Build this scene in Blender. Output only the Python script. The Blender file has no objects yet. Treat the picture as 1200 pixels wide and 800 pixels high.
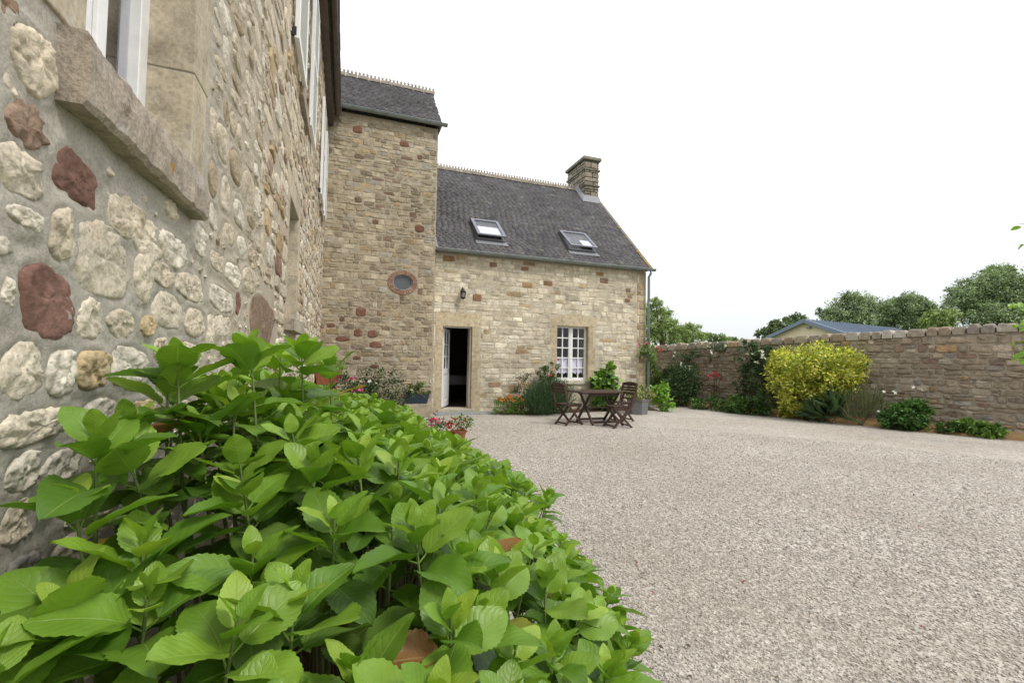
import bpy, bmesh, math, random
import numpy as np
from mathutils import Vector, Matrix, noise
from mathutils.bvhtree import BVHTree
random.seed(11); RN = np.random.default_rng(11)
C = bpy.context.scene.collection
S = bpy.context.scene

# ------------------------------------------------------------------ camera, sky, sun, exposure
CF = 538.0 / 1200.0
YAW, PITCH, ROLL = math.radians(20.0), math.radians(2.1), 0.018
CAMP = Vector((0, 0, 1.45))
fw = Vector((math.sin(YAW) * math.cos(PITCH), math.cos(YAW) * math.cos(PITCH), math.sin(PITCH)))
rt = Vector((math.cos(YAW), -math.sin(YAW), 0)); up = rt.cross(fw)
rt, up = rt * math.cos(ROLL) + up * math.sin(ROLL), -rt * math.sin(ROLL) + up * math.cos(ROLL)
cam = bpy.data.objects.new('camera', bpy.data.cameras.new('camera')); C.objects.link(cam)
cam.matrix_world = Matrix(((rt.x, up.x, -fw.x, CAMP.x), (rt.y, up.y, -fw.y, CAMP.y), (rt.z, up.z, -fw.z, CAMP.z), (0, 0, 0, 1)))
cam.data.sensor_width = 36; cam.data.lens = 36 * CF; cam.data.clip_start = 0.05; cam.data.clip_end = 3000
S.camera = cam

SUN_EL, SUN_AZ = 52.0, 148.0      # azimuth measured from +Y towards +X: behind the camera, to its right
W = bpy.data.worlds.new('World'); S.world = W; W.use_nodes = True
nt = W.node_tree; nt.nodes.clear()
def wn(t, **k):
    n = nt.nodes.new(t)
    for a, b in k.items(): setattr(n, a, b)
    return n
sky = wn('ShaderNodeTexSky', sky_type='NISHITA', sun_disc=False, sun_elevation=math.radians(SUN_EL), sun_rotation=math.radians(SUN_AZ))
tc = wn('ShaderNodeTexCoord'); cn = wn('ShaderNodeTexNoise'); cn.inputs['Scale'].default_value = 1.6; cn.inputs['Detail'].default_value = 5
nt.links.new(tc.outputs['Generated'], cn.inputs['Vector'])
cr = wn('ShaderNodeValToRGB'); cr.color_ramp.elements[0].position = .3; cr.color_ramp.elements[0].color = (.88, .935, .99, 1)
cr.color_ramp.elements[1].position = .62; cr.color_ramp.elements[1].color = (1, 1, 1, 1)
nt.links.new(cn.outputs['Fac'], cr.inputs['Fac'])
sep = wn('ShaderNodeSeparateXYZ'); nt.links.new(tc.outputs['Generated'], sep.inputs[0])
mr = wn('ShaderNodeMapRange'); mr.inputs['From Min'].default_value = 0; mr.inputs['From Max'].default_value = .32
mr.inputs['To Min'].default_value = 7.4; mr.inputs['To Max'].default_value = 12.4
nt.links.new(sep.outputs['Z'], mr.inputs['Value'])
sc_ = wn('ShaderNodeVectorMath', operation='SCALE'); nt.links.new(cr.outputs['Color'], sc_.inputs[0]); nt.links.new(mr.outputs[0], sc_.inputs['Scale'])
mx = wn('ShaderNodeMix', data_type='RGBA'); mx.inputs['Factor'].default_value = .92
nt.links.new(sky.outputs[0], mx.inputs['A']); nt.links.new(sc_.outputs[0], mx.inputs['B'])
bg = wn('ShaderNodeBackground'); bg.inputs['Strength'].default_value = .10
out = wn('ShaderNodeOutputWorld'); nt.links.new(mx.outputs['Result'], bg.inputs['Color']); nt.links.new(bg.outputs[0], out.inputs[0])
sl = bpy.data.lights.new('sun', 'SUN'); sl.energy = 1.7; sl.angle = math.radians(14); sl.color = (1, .96, .9)
so = bpy.data.objects.new('sun', sl); C.objects.link(so)
az, el = math.radians(SUN_AZ), math.radians(SUN_EL)
so.rotation_euler = Vector((math.sin(az) * math.cos(el), math.cos(az) * math.cos(el), math.sin(el))).to_track_quat('Z', 'Y').to_euler()
so.location = (0, -5, 30)
vs = S.view_settings; vs.view_transform = 'Standard'; vs.look = 'None'; vs.gamma = 1; vs.use_curve_mapping = False; vs.exposure = 0.3

def ray(x, y): return fw + rt * ((x - 600) / 538.0) - up * ((y - 400) / 538.0)
def on(ax, val, x, y):
    d = ray(x, y); return CAMP + d * ((val - CAMP[ax]) / d[ax])
def px(p):
    d = Vector(p) - CAMP; z = d.dot(fw)
    return (600 + 538 * d.dot(rt) / z, 400 - 538 * d.dot(up) / z, z) if z > .01 else (-9999, -9999, z)

# ------------------------------------------------------------------ object helpers
WP = {}
def tag(o, label=None, cat=None, group=None, kind=None):
    if label: o['label'] = label
    if cat: o['category'] = cat
    if group: o['group'] = group
    if kind: o['kind'] = kind
    return o
def thing(name, loc, label, cat, group=None):
    o = bpy.data.objects.new(name, None); C.objects.link(o); o.location = loc; o.empty_display_size = .2
    WP[o.name] = Vector(loc); return tag(o, label, cat, group)
def setcol(me, cols):
    a = me.color_attributes.new('Col', 'FLOAT_COLOR', 'POINT')
    c = np.ones((len(cols), 4), dtype=np.float32); c[:, :3] = np.asarray(cols, dtype=np.float32)[:, :3]
    a.data.foreach_set('color', c.ravel())
def npmesh(name, V, Fq, cols=None, uvs=None, smooth=False):
    """V (n,3); Fq (m,k) equal-sized faces"""
    me = bpy.data.meshes.new(name); V = np.asarray(V, dtype=np.float32); Fq = np.asarray(Fq, dtype=np.int32)
    m, k = Fq.shape
    me.vertices.add(len(V)); me.vertices.foreach_set('co', V.ravel())
    me.loops.add(m * k); me.loops.foreach_set('vertex_index', Fq.ravel())
    me.polygons.add(m); me.polygons.foreach_set('loop_start', np.arange(0, m * k, k, dtype=np.int32))
    me.update(calc_edges=True)
    if smooth: me.polygons.foreach_set('use_smooth', np.ones(m, dtype=bool))
    if cols is not None: setcol(me, cols)
    if uvs is not None:
        l = me.uv_layers.new(name='UVMap'); l.data.foreach_set('uv', np.asarray(uvs, dtype=np.float32)[Fq.ravel()].ravel())
    return me
def place(name, me, mat, parent=None, org=(0, 0, 0), kind=None, label=None):
    o = bpy.data.objects.new(name, me); C.objects.link(o)
    if mat is not None and len(me.materials) == 0: me.materials.append(mat)
    org = Vector(org)
    if parent is not None: o.parent = parent; o.location = org - WP[parent.name]
    else: o.location = org
    WP[o.name] = org
    if kind: o['kind'] = kind
    if label: o['label'] = label
    return o
class MB:
    """collects world-space geometry"""
    def __init__(s): s.v = []; s.f = []; s.c = []; s.col = (1, 1, 1)
    def add(s, vs, fs, col=None):
        b = len(s.v); s.v += [tuple(p) for p in vs]; s.f += [tuple(i + b for i in f) for f in fs]
        s.c += [tuple((col or s.col))[:3]] * len(vs)
    def box(s, lo, hi, M=None, col=None, bev=0):
        x0, y0, z0 = lo; x1, y1, z1 = hi
        p = [(x0, y0, z0), (x1, y0, z0), (x1, y1, z0), (x0, y1, z0), (x0, y0, z1), (x1, y0, z1), (x1, y1, z1), (x0, y1, z1)]
        if M: p = [M(q) for q in p]
        s.add(p, [(0, 3, 2, 1), (4, 5, 6, 7), (0, 1, 5, 4), (1, 2, 6, 5), (2, 3, 7, 6), (3, 0, 4, 7)], col)
    def bar(s, a, b, w, h, col=None, upv=(0, 0, 1)):
        a, b = Vector(a), Vector(b); d = (b - a).normalized(); u = d.cross(Vector(upv))
        if u.length < 1e-4: u = d.cross(Vector((1, 0, 0)))
        u.normalize(); n = u.cross(d)
        q = [a + u * sx * w / 2 + n * sy * h / 2 for sx, sy in ((-1, -1), (1, -1), (1, 1), (-1, 1))]
        q += [p + (b - a) for p in q]
        s.add(q, [(3, 2, 1, 0), (4, 5, 6, 7), (0, 1, 5, 4), (1, 2, 6, 5), (2, 3, 7, 6), (3, 0, 4, 7)], col)
    def tube(s, pts, rad, n=8, col=None, caps=True):
        pts = [Vector(p) for p in pts]; rad = rad if isinstance(rad, (list, tuple)) else [rad] * len(pts); vs = []; fs = []
        u = None
        for i, p in enumerate(pts):
            d = (pts[min(i + 1, len(pts) - 1)] - pts[max(i - 1, 0)]).normalized()
            if u is None: u = d.orthogonal().normalized()
            else: u = (u - d * u.dot(d)).normalized()
            w = d.cross(u)
            for k in range(n):
                t = 2 * math.pi * k / n; vs.append(p + (u * math.cos(t) + w * math.sin(t)) * rad[i])
        for i in range(len(pts) - 1):
            for k in range(n): fs.append((i * n + k, i * n + (k + 1) % n, (i + 1) * n + (k + 1) % n, (i + 1) * n + k))
        if caps: fs += [tuple(range(n))[::-1], tuple(range((len(pts) - 1) * n, len(pts) * n))]
        s.add(vs, fs, col)
    def lathe(s, prof, c, n=20, col=None, M=None):
        vs = []; fs = []
        for r, z in prof:
            for k in range(n):
                t = 2 * math.pi * k / n; p = (c[0] + r * math.cos(t), c[1] + r * math.sin(t), c[2] + z); vs.append(M(p) if M else p)
        for i in range(len(prof) - 1):
            for k in range(n): fs.append((i * n + k, i * n + (k + 1) % n, (i + 1) * n + (k + 1) % n, (i + 1) * n + k))
        s.add(vs, fs, col)
    def build(s, name, mat, parent=None, kind=None, label=None, smooth=False, bevel=0, origin=None):
        if not s.v: return None
        V = np.array(s.v); o = Vector(origin) if origin is not None else Vector(V.mean(axis=0))
        if parent is None and origin is None: o.z = float(V[:, 2].min())
        me = bpy.data.meshes.new(name); me.from_pydata([tuple(Vector(p) - o) for p in s.v], [], s.f); me.update()
        if smooth: me.polygons.foreach_set('use_smooth', np.ones(len(me.polygons), dtype=bool))
        setcol(me, s.c)
        ob = place(name, me, mat, parent, o, kind, label)
        if bevel:
            m = ob.modifiers.new('bevel', 'BEVEL'); m.width = bevel; m.segments = 2; m.limit_method = 'ANGLE'
        return ob

# ------------------------------------------------------------------ materials
def mat(name): 
    m = bpy.data.materials.new(name); m.use_nodes = True; t = m.node_tree; b = t.nodes['Principled BSDF']; return m, t, b
def N(t, ty, **k):
    n = t.nodes.new(ty)
    for a, v in k.items():
        if a in n.inputs.keys(): n.inputs[a].default_value = v
        else: setattr(n, a, v)
    return n
def coords(t): return N(t, 'ShaderNodeNewGeometry').outputs['Position']
def noise_(t, scale, detail=6, rough=.6, vec=None, dist=0):
    n = N(t, 'ShaderNodeTexNoise'); n.inputs['Scale'].default_value = scale; n.inputs['Detail'].default_value = detail
    n.inputs['Roughness'].default_value = rough; n.inputs['Distortion'].default_value = dist
    t.links.new(vec or coords(t), n.inputs['Vector']); return n.outputs['Fac']
def ramp(t, fac, stops):
    r = N(t, 'ShaderNodeValToRGB'); e = r.color_ramp.elements
    while len(e) < len(stops): e.new(.5)
    for q, (p, c) in zip(e, stops): q.position = p; q.color = (*c, 1) if len(c) == 3 else c
    t.links.new(fac, r.inputs['Fac']); return r.outputs['Color']
def mixc(t, a, b, fac, mode='MIX'):
    m = N(t, 'ShaderNodeMix', data_type='RGBA', blend_type=mode)
    for k, v in (('A', a), ('B', b)):
        if isinstance(v, tuple): m.inputs[k].default_value = (*v, 1)
        else: t.links.new(v, m.inputs[k])
    if isinstance(fac, float): m.inputs['Factor'].default_value = fac
    else: t.links.new(fac, m.inputs['Factor'])
    return m.outputs['Result']
def bump(t, b, h, strength=.5, dist=.01, prev=None):
    n = N(t, 'ShaderNodeBump'); n.inputs['Strength'].default_value = strength; n.inputs['Distance'].default_value = dist
    t.links.new(h, n.inputs['Height'])
    if prev: t.links.new(prev, n.inputs['Normal'])
    t.links.new(n.outputs[0], b.inputs['Normal']); return n.outputs[0]
def attr(t): return N(t, 'ShaderNodeVertexColor', layer_name='Col').outputs['Color']
def g3(v): return (v, v, v)

def stone_mat(name, rough=.9, grain=60., pits=.6, lich=.35, lcol=(.55, .53, .46), bd=.006, ochre=(.34, .2, .07), ofac=.12):
    m, t, b = mat(name); base = attr(t)
    n1 = noise_(t, grain * .35, 8, .65); n2 = noise_(t, grain * 2.2, 5, .7); n3 = noise_(t, 5., 4, .6)
    c = mixc(t, base, ramp(t, n1, [(.3, g3(.6)), (.5, g3(1.0)), (.75, g3(1.25))]), 1., 'MULTIPLY')
    vp = N(t, 'ShaderNodeTexVoronoi'); vp.inputs['Scale'].default_value = grain * 1.9; t.links.new(coords(t), vp.inputs['Vector'])
    c = mixc(t, c, ramp(t, vp.outputs['Distance'], [(.05, g3(1 - .55 * pits)), (.32, g3(1))]), ramp_fac(t, noise_(t, grain * .3, 3, .5), .42, .6, 1.), 'MULTIPLY')
    c = mixc(t, c, lcol, ramp_fac(t, n3, .55, .72, lich))
    c = mixc(t, c, ochre, ramp_fac(t, noise_(t, 9., 6, .7), .58, .7, ofac))
    c = mixc(t, c, ramp(t, n2, [(.3, g3(.55)), (.55, g3(1.05)), (.8, g3(1.25))]), .7, 'MULTIPLY')
    c = mixc(t, c, ramp(t, noise_(t, .9, 5, .65), [(.3, (.70, .69, .67)), (.5, (.97, .97, .96)), (.7, (1.1, 1.09, 1.07))]), 1., 'MULTIPLY')
    t.links.new(c, b.inputs['Base Color']); b.inputs['Roughness'].default_value = rough; b.inputs['Specular IOR Level'].default_value = .2
    v = N(t, 'ShaderNodeTexVoronoi'); v.inputs['Scale'].default_value = grain * 1.1; t.links.new(coords(t), v.inputs['Vector'])
    p = bump(t, b, v.outputs['Distance'], pits * .5, bd * .6); p = bump(t, b, n1, .9, bd, p); bump(t, b, n2, .8, bd * .4, p)
    return m
def ramp_fac(t, fac, lo, hi, mx_=1.):
    r = N(t, 'ShaderNodeMapRange'); r.inputs['From Min'].default_value = lo; r.inputs['From Max'].default_value = hi
    r.inputs['To Max'].default_value = mx_; t.links.new(fac, r.inputs['Value']); return r.outputs[0]
def plain(name, col, rough=.6, metal=0, n=.15, nscale=20., bmp=.1, spec=.5, bd=.002):
    m, t, b = mat(name); nn = noise_(t, nscale, 6, .65)
    c = mixc(t, attr(t), ramp(t, nn, [(.25, g3(1 - n * 1.6)), (.75, g3(1 + n))]), 1., 'MULTIPLY')
    c = mixc(t, c, col, 1., 'MULTIPLY'); t.links.new(c, b.inputs['Base Color'])
    b.inputs['Roughness'].default_value = rough; b.inputs['Metallic'].default_value = metal; b.inputs['Specular IOR Level'].default_value = spec
    if bmp: bump(t, b, nn, bmp, bd)
    return m
def mortar_mat(name, a, b_, sc=9., warm=None):
    m, t, b = mat(name)
    c = ramp(t, noise_(t, sc, 8, .6), [(.3, a), (.7, b_)])
    if warm:                                        # older sandy mortar further along the wall
        sy = N(t, 'ShaderNodeSeparateXYZ'); t.links.new(coords(t), sy.inputs[0]); ad = N(t, 'ShaderNodeMath', operation='ADD'); t.links.new(sy.outputs['Y'], ad.inputs[0]); t.links.new(noise_(t, 1.5, 4, .6), ad.inputs[1])
        c = mixc(t, c, warm, ramp_fac(t, ad.outputs[0], 2.3, 3.1, .85))
    c = mixc(t, c, ramp(t, noise_(t, 110., 4, .7), [(.35, g3(.72)), (.6, g3(1.08))]), .8, 'MULTIPLY')
    c = mixc(t, c, (.16, .13, .09), ramp_fac(t, noise_(t, 1.3, 5, .6), .56, .75, .35))
    t.links.new(c, b.inputs['Base Color']); b.inputs['Roughness'].default_value = .95; b.inputs['Specular IOR Level'].default_value = .1
    p = bump(t, b, noise_(t, 14., 4, .5), .6, .007); bump(t, b, noise_(t, 170., 5, .7), .8, .003, p)
    return m
def leaf_mat(name, rough=.42, trans=.28, veins=False, spec=.4):
    m, t, b = mat(name); base = attr(t)
    n = noise_(t, 14., 3, .5)
    c = mixc(t, base, ramp(t, n, [(.3, (.80, .82, .8)), (.7, (1.15, 1.12, 1.1))]), .8, 'MULTIPLY')
    if veins:
        uv = N(t, 'ShaderNodeUVMap').outputs[0]; s = N(t, 'ShaderNodeSeparateXYZ'); t.links.new(uv, s.inputs[0])
        def M(op, a, b2=None, c2=None):
            q = N(t, 'ShaderNodeMath', operation=op)
            for i, v in enumerate((a, b2, c2)):
                if v is None: continue
                if isinstance(v, (int, float)): q.inputs[i].default_value = v
                else: t.links.new(v, q.inputs[i])
            return q.outputs[0]
        av = M('ABSOLUTE', M('SUBTRACT', s.outputs['Y'], .5))           # 0..0.5 from the midrib
        side = M('SUBTRACT', s.outputs['X'], M('MULTIPLY', M('POWER', av, 1.3), .95))
        wv = M('ABSOLUTE', M('SINE', M('MULTIPLY', side, 24.)))          # 0 on a vein
        vein = M('SUBTRACT', 1., M('MINIMUM', M('MULTIPLY', wv, 7.), 1.))
        mid = M('SUBTRACT', 1., M('MINIMUM', M('MULTIPLY', av, 45.), 1.))
        vv = M('MAXIMUM', M('MULTIPLY', vein, .45), mid)
        c = mixc(t, c, (.38, .50, .14), M('MULTIPLY', vv, .42))
        h = M('SUBTRACT', M('MULTIPLY', M('POWER', wv, .5), .45), M('MULTIPLY', mid, .7))
        fine = noise_(t, 260., 3, .6)
        p = bump(t, b, h, .5, .0022); bump(t, b, fine, .3, .0008, p)
    t.links.new(c, b.inputs['Base Color']); b.inputs['Roughness'].default_value = rough; b.inputs['Specular IOR Level'].default_value = spec
    tr = N(t, 'ShaderNodeBsdfTranslucent'); c2 = mixc(t, c, (1.25, 1.35, .55), 1., 'MULTIPLY'); t.links.new(c2, tr.inputs['Color'])
    ms = N(t, 'ShaderNodeMixShader'); ms.inputs[0].default_value = trans
    o = t.nodes['Material Output']; t.links.new(b.outputs[0], ms.inputs[1]); t.links.new(tr.outputs[0], ms.inputs[2]); t.links.new(ms.outputs[0], o.inputs[0])
    return m
def glass_mat(name, tint=(.8, .85, .85), refl=1.0):
    m, t, b = mat(name); t.nodes.remove(b)
    tr = N(t, 'ShaderNodeBsdfTransparent'); tr.inputs[0].default_value = (*tint, 1)
    gl = N(t, 'ShaderNodeBsdfGlossy'); gl.inputs['Roughness'].default_value = .03; gl.inputs[0].default_value = (refl, refl, refl, 1)
    fr = N(t, 'ShaderNodeFresnel'); fr.inputs[0].default_value = 1.55
    bp = N(t, 'ShaderNodeBump'); bp.inputs['Strength'].default_value = .06; bp.inputs['Distance'].default_value = .02
    t.links.new(noise_(t, 3., 2, .4), bp.inputs['Height']); t.links.new(bp.outputs[0], gl.inputs['Normal'])
    ge = N(t, 'ShaderNodeNewGeometry'); iv = N(t, 'ShaderNodeMath', operation='SUBTRACT'); iv.inputs[0].default_value = 1; t.links.new(ge.outputs['Backfacing'], iv.inputs[1])
    mu = N(t, 'ShaderNodeMath', operation='MULTIPLY'); t.links.new(fr.outputs[0], mu.inputs[0]); t.links.new(iv.outputs[0], mu.inputs[1])
    ms = N(t, 'ShaderNodeMixShader'); t.links.new(mu.outputs[0], ms.inputs[0]); t.links.new(tr.outputs[0], ms.inputs[1]); t.links.new(gl.outputs[0], ms.inputs[2])
    t.links.new(ms.outputs[0], t.nodes['Material Output'].inputs[0]); return m

M = {}
M['stone_near'] = stone_mat('limestone_near', grain=38, pits=1.0, lich=.3, lcol=(.66, .59, .47), bd=.010, ofac=.28)
M['stone'] = stone_mat('rubble_stone', grain=30, lich=.3, bd=.008)
M['stone_red'] = stone_mat('red_sandstone', grain=30, pits=.3, lich=.12, bd=.009, lcol=(.3, .2, .16), ofac=.05, ochre=(.1, .05, .04))
M['sq_stone'] = stone_mat('squared_stone', grain=22, lich=.2, bd=.008, lcol=(.5, .46, .38))
M['dressed'] = stone_mat('dressed_stone', grain=30, pits=.3, lich=.45, bd=.003, lcol=(.5, .5, .47), ochre=(.32, .22, .11), ofac=.3)
M['sill'] = stone_mat('weathered_sill_stone', grain=60, pits=.9, lich=.75, bd=.007, lcol=(.50, .49, .45), ochre=(.12, .09, .06), ofac=.6)
M['chimney_stone'] = stone_mat('weathered_chimney_stone', grain=18, pits=.8, lich=.5, bd=.012, lcol=(.36, .345, .30), ochre=(.10, .09, .065), ofac=.55)
M['mortar_near'] = mortar_mat('grey_lime_mortar', (.36, .33, .28), (.48, .445, .38), warm=(.47, .41, .32))
M['mortar'] = mortar_mat('sandy_mortar', (.46, .40, .30), (.57, .50, .39))
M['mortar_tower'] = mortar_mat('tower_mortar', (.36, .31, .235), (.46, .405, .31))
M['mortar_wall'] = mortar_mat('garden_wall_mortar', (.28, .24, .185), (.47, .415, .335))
M['slate'] = stone_mat('roof_slate', grain=14, pits=.2, lich=.10, bd=.004, lcol=(.22, .22, .21), ochre=(.13, .12, .11), ofac=.35, rough=.75)
M['ridge'] = stone_mat('clay_ridge_tile', grain=20, pits=.3, lich=.75, bd=.004, lcol=(.5, .5, .46), ochre=(.42, .24, .06), ofac=.8)
M['brick'] = stone_mat('red_brick', grain=40, pits=.2, lich=.1, bd=.003)
M['white'] = plain('white_paint', (.8, .8, .79), .45, n=.06, bmp=.05)
M['zinc'] = plain('grey_zinc', (.25, .28, .27), .5, .35, n=.25, nscale=6.)
M['pipe'] = plain('blue_grey_pipe', (.30, .38, .42), .5, .2, n=.15)
M['brown_metal'] = plain('dark_brown_gutter', (.09, .065, .055), .45, .2, n=.3, nscale=8.)
M['lead'] = plain('lead_flashing', (.24, .245, .26), .6, .2, n=.2)
M['dark_frame'] = plain('dark_grey_frame', (.13, .13, .14), .5, .2)
M['black'] = plain('black_iron', (.02, .02, .02), .5, .3)
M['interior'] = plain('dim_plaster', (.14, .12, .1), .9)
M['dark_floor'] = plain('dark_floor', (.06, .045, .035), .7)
M['cloth'] = plain('white_cloth', (.5, .5, .54), .9, n=.12, nscale=60.)
M['curtain'] = plain('lace_curtain', (.88, .86, .93), .9, n=.12, nscale=40.)
M['teak'] = plain('brown_stained_wood', (.06, .028, .02), .5, n=.35, nscale=30., bmp=.2)
M['terracotta'] = plain('terracotta', (.33, .11, .05), .8, n=.2)
M['planter'] = plain('grey_planter', (.17, .17, .17), .7, n=.12)
M['blue_pot'] = plain('dark_blue_glaze', (.02, .04, .06), .25)
M['flower'] = leaf_mat('petal', .6, .3, spec=.2)
M['leaf'] = leaf_mat('shrub_leaf', .5, .25)
M['hleaf'] = leaf_mat('hydrangea_leaf', .40, .30, veins=True, spec=.45)
M['tree_leaf'] = leaf_mat('tree_leaf', .65, .2, spec=.2)
M['bark'] = plain('bark', (.13, .09, .06), .9, n=.4, bmp=.6, bd=.01)
M['stem'] = plain('green_brown_stem', (1, 1, 1), .7, n=.25)
M['soil'] = mortar_mat('dark_soil', (.05, .035, .022), (.12, .085, .05), 12.)
M['sand_soil'] = mortar_mat('sandy_soil', (.30, .18, .08), (.48, .33, .17), 4.)
M['step'] = plain('blue_grey_slab', (.27, .29, .29), .8, n=.2)
M['barn_wall'] = plain('cream_render', (.74, .62, .45), .9, n=.04, nscale=2.)
M['barn_roof'] = plain('blue_grey_sheet_roof', (.17, .215, .28), .45, .0, n=.08)
M['glass'] = glass_mat('window_glass', (.93, .93, .96))
M['dark_glass'] = plain('oculus_glass', (.09, .1, .11), .08, bmp=0, n=.05)

m, t, b = mat('courtyard_gravel')        # base sheet under the pebbles
vo = N(t, 'ShaderNodeTexVoronoi'); vo.inputs['Scale'].default_value = 62.; t.links.new(coords(t), vo.inputs['Vector'])
sp = N(t, 'ShaderNodeSeparateColor'); t.links.new(vo.outputs['Color'], sp.inputs[0])
c = ramp(t, sp.outputs[0], [(0, (.26, .23, .195)), (.25, (.39, .355, .31)), (.6, (.475, .435, .385)), (1, (.61, .575, .52))])
big = ramp(t, noise_(t, .55, 5, .65), [(.3, (.84, .81, .77)), (.7, (1.1, 1.09, 1.08))])
c = mixc(t, c, big, 1., 'MULTIPLY')
c = mixc(t, c, ramp(t, noise_(t, 9., 4, .7), [(.32, g3(.78)), (.6, g3(1.06))]), .7, 'MULTIPLY')
t.links.new(c, b.inputs['Base Color']); b.inputs['Roughness'].default_value = .95; b.inputs['Specular IOR Level'].default_value = .15
p = bump(t, b, noise_(t, 7., 3, .5), .5, .02); bump(t, b, vo.outputs['Distance'], .9, .008, p); M['gravel'] = m
m, t, b = mat('gravel_pebble'); t.links.new(attr(t), b.inputs['Base Color']); b.inputs['Roughness'].default_value = .9; b.inputs['Specular IOR Level'].default_value = .2; M['pebble'] = m
m, t, b = mat('meadow'); t.links.new(ramp(t, noise_(t, .4, 8, .7), [(.3, (.05, .085, .025)), (.7, (.12, .16, .05))]), b.inputs['Base Color']); b.inputs['Roughness'].default_value = 1.; M['meadow'] = m

# ------------------------------------------------------------------ ground
def sheet(name, poly, z, mt, th=0):
    mb = MB(); mb.add([(x, y, z) for x, y in poly], [tuple(range(len(poly)))]); o = mb.build(name, mt, origin=(0, 0, 0)); o['kind'] = 'structure'; return o
sheet('ground', [(-900, -900), (900, -900), (900, 900), (-900, 900)], -.03, M['meadow'])
GW_A, GW_B = Vector((14.35, .6, 0)), Vector((9.85, 16.85, 0))       # garden wall face line, near to far
GU = (GW_B - GW_A).normalized(); GN = Vector((-GU.y, GU.x, 0))       # GN points to the courtyard (-x)
sheet('gravel_courtyard', [(-.5, -6), (14.6, -6), (14.35, .6), (9.85, 16.85), (8.6, 16.85), (8.6, 11.95), (-.5, 11.95)], 0, M['gravel'])
def pebbles():
    n = 165000
    d = 1.1 + 9.5 * RN.random(n) ** 1.55; a = np.radians(20 - 30 + 82 * RN.random(n))
    x = d * np.sin(a); y = d * np.cos(a)
    k = (x > .25) & (x < 12.6) & (y < 11.3) & (y > .2); x, y, d = x[k], y[k], d[k]; n = len(x)
    s = (.0036 + .0052 * RN.random(n) ** 2) * np.clip(d / 3.2, .85, 1.5)
    base = np.array([(1, 0, 0), (0, 1, 0), (-1, 0, 0), (0, -1, 0), (0, 0, .55), (0, 0, -.6)])
    V = base[None] * (1 + .45 * (RN.random((n, 6, 1)) - .5)) * s[:, None, None] * (1 + .5 * (RN.random((n, 1, 3)) - .5))
    th = RN.random(n) * 6.28; c, s_ = np.cos(th)[:, None], np.sin(th)[:, None]
    X = V[:, :, 0] * c - V[:, :, 1] * s_; Y = V[:, :, 0] * s_ + V[:, :, 1] * c
    Z = V[:, :, 2] + s[:, None] * .25; P = np.stack([X + x[:, None], Y + y[:, None], Z], -1).reshape(-1, 3)
    F = np.array([(0, 1, 4), (1, 2, 4), (2, 3, 4), (3, 0, 4), (1, 0, 5), (2, 1, 5), (3, 2, 5), (0, 3, 5)])
    F = (F[None] + (np.arange(n) * 6)[:, None, None]).reshape(-1, 3)
    pal = np.array([(.49, .45, .395), (.44, .40, .35), (.57, .535, .485), (.37, .33, .285), (.46, .395, .345), (.25, .215, .185), (.65, .62, .575), (.51, .47, .415)])
    pr = np.array([.22, .18, .16, .11, .13, .07, .06, .07]); ci = RN.choice(8, n, p=pr)
    col = pal[ci] * (.85 + .3 * RN.random((n, 1))); 
    place('gravel_pebbles', npmesh('gravel_pebbles', P, F, np.repeat(col, 6, 0)), M['pebble'], kind='stuff')
    tag(bpy.data.objects['gravel_pebbles'], 'loose pinkish beige gravel covering the courtyard', 'gravel')
pebbles()

# ------------------------------------------------------------------ stone laying
class Face:
    """a vertical wall face: u along U, v up, d outwards along Nn"""
    def __init__(s, O, U, Nn): s.O, s.U, s.N = Vector(O), Vector(U).normalized(), Vector(Nn).normalized(); s.flip = s.U.cross(Vector((0, 0, 1))).dot(s.N) < 0
    def P(s, u, v, d=0): return s.O + s.U * u + Vector((0, 0, v)) + s.N * d
def shell(fc, u0, u1, v0, v1, holes, th, topf=None):
    """wall slab with rectangular openings and reveals"""
    us = sorted({u0, u1} | {q for h in holes for q in (h[0], h[1]) if u0 < q < u1}); vs_ = sorted({v0, v1} | {q for h in holes for q in (h[2], h[3]) if v0 < q < v1})
    mb = MB()
    solid = lambda i, j: 0 <= i < len(us) - 1 and 0 <= j < len(vs_) - 1 and not any(h[0] <= (us[i] + us[i + 1]) / 2 <= h[1] and h[2] <= (vs_[j] + vs_[j + 1]) / 2 <= h[3] for h in holes)
    def vt(u, v): return topf(u) if (topf and v == v1) else v
    def quad(a):
        p = [fc.P(u, vt(u, v), d) for u, v, d in a]
        mb.add(p, [(0, 1, 2, 3)])
    for i in range(len(us) - 1):
        for j in range(len(vs_) - 1):
            if not solid(i, j): continue
            a, b2, c2, d2 = us[i], us[i + 1], vs_[j], vs_[j + 1]
            quad([(a, c2, 0), (b2, c2, 0), (b2, d2, 0), (a, d2, 0)]); quad([(a, c2, -th), (a, d2, -th), (b2, d2, -th), (b2, c2, -th)])
            if not solid(i - 1, j): quad([(a, c2, 0), (a, d2, 0), (a, d2, -th), (a, c2, -th)])
            if not solid(i + 1, j): quad([(b2, c2, 0), (b2, c2, -th), (b2, d2, -th), (b2, d2, 0)])
            if not solid(i, j - 1): quad([(a, c2, 0), (a, c2, -th), (b2, c2, -th), (b2, c2, 0)])
            if not solid(i, j + 1): quad([(a, d2, 0), (b2, d2, 0), (b2, d2, -th), (a, d2, -th)])
    return mb
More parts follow.
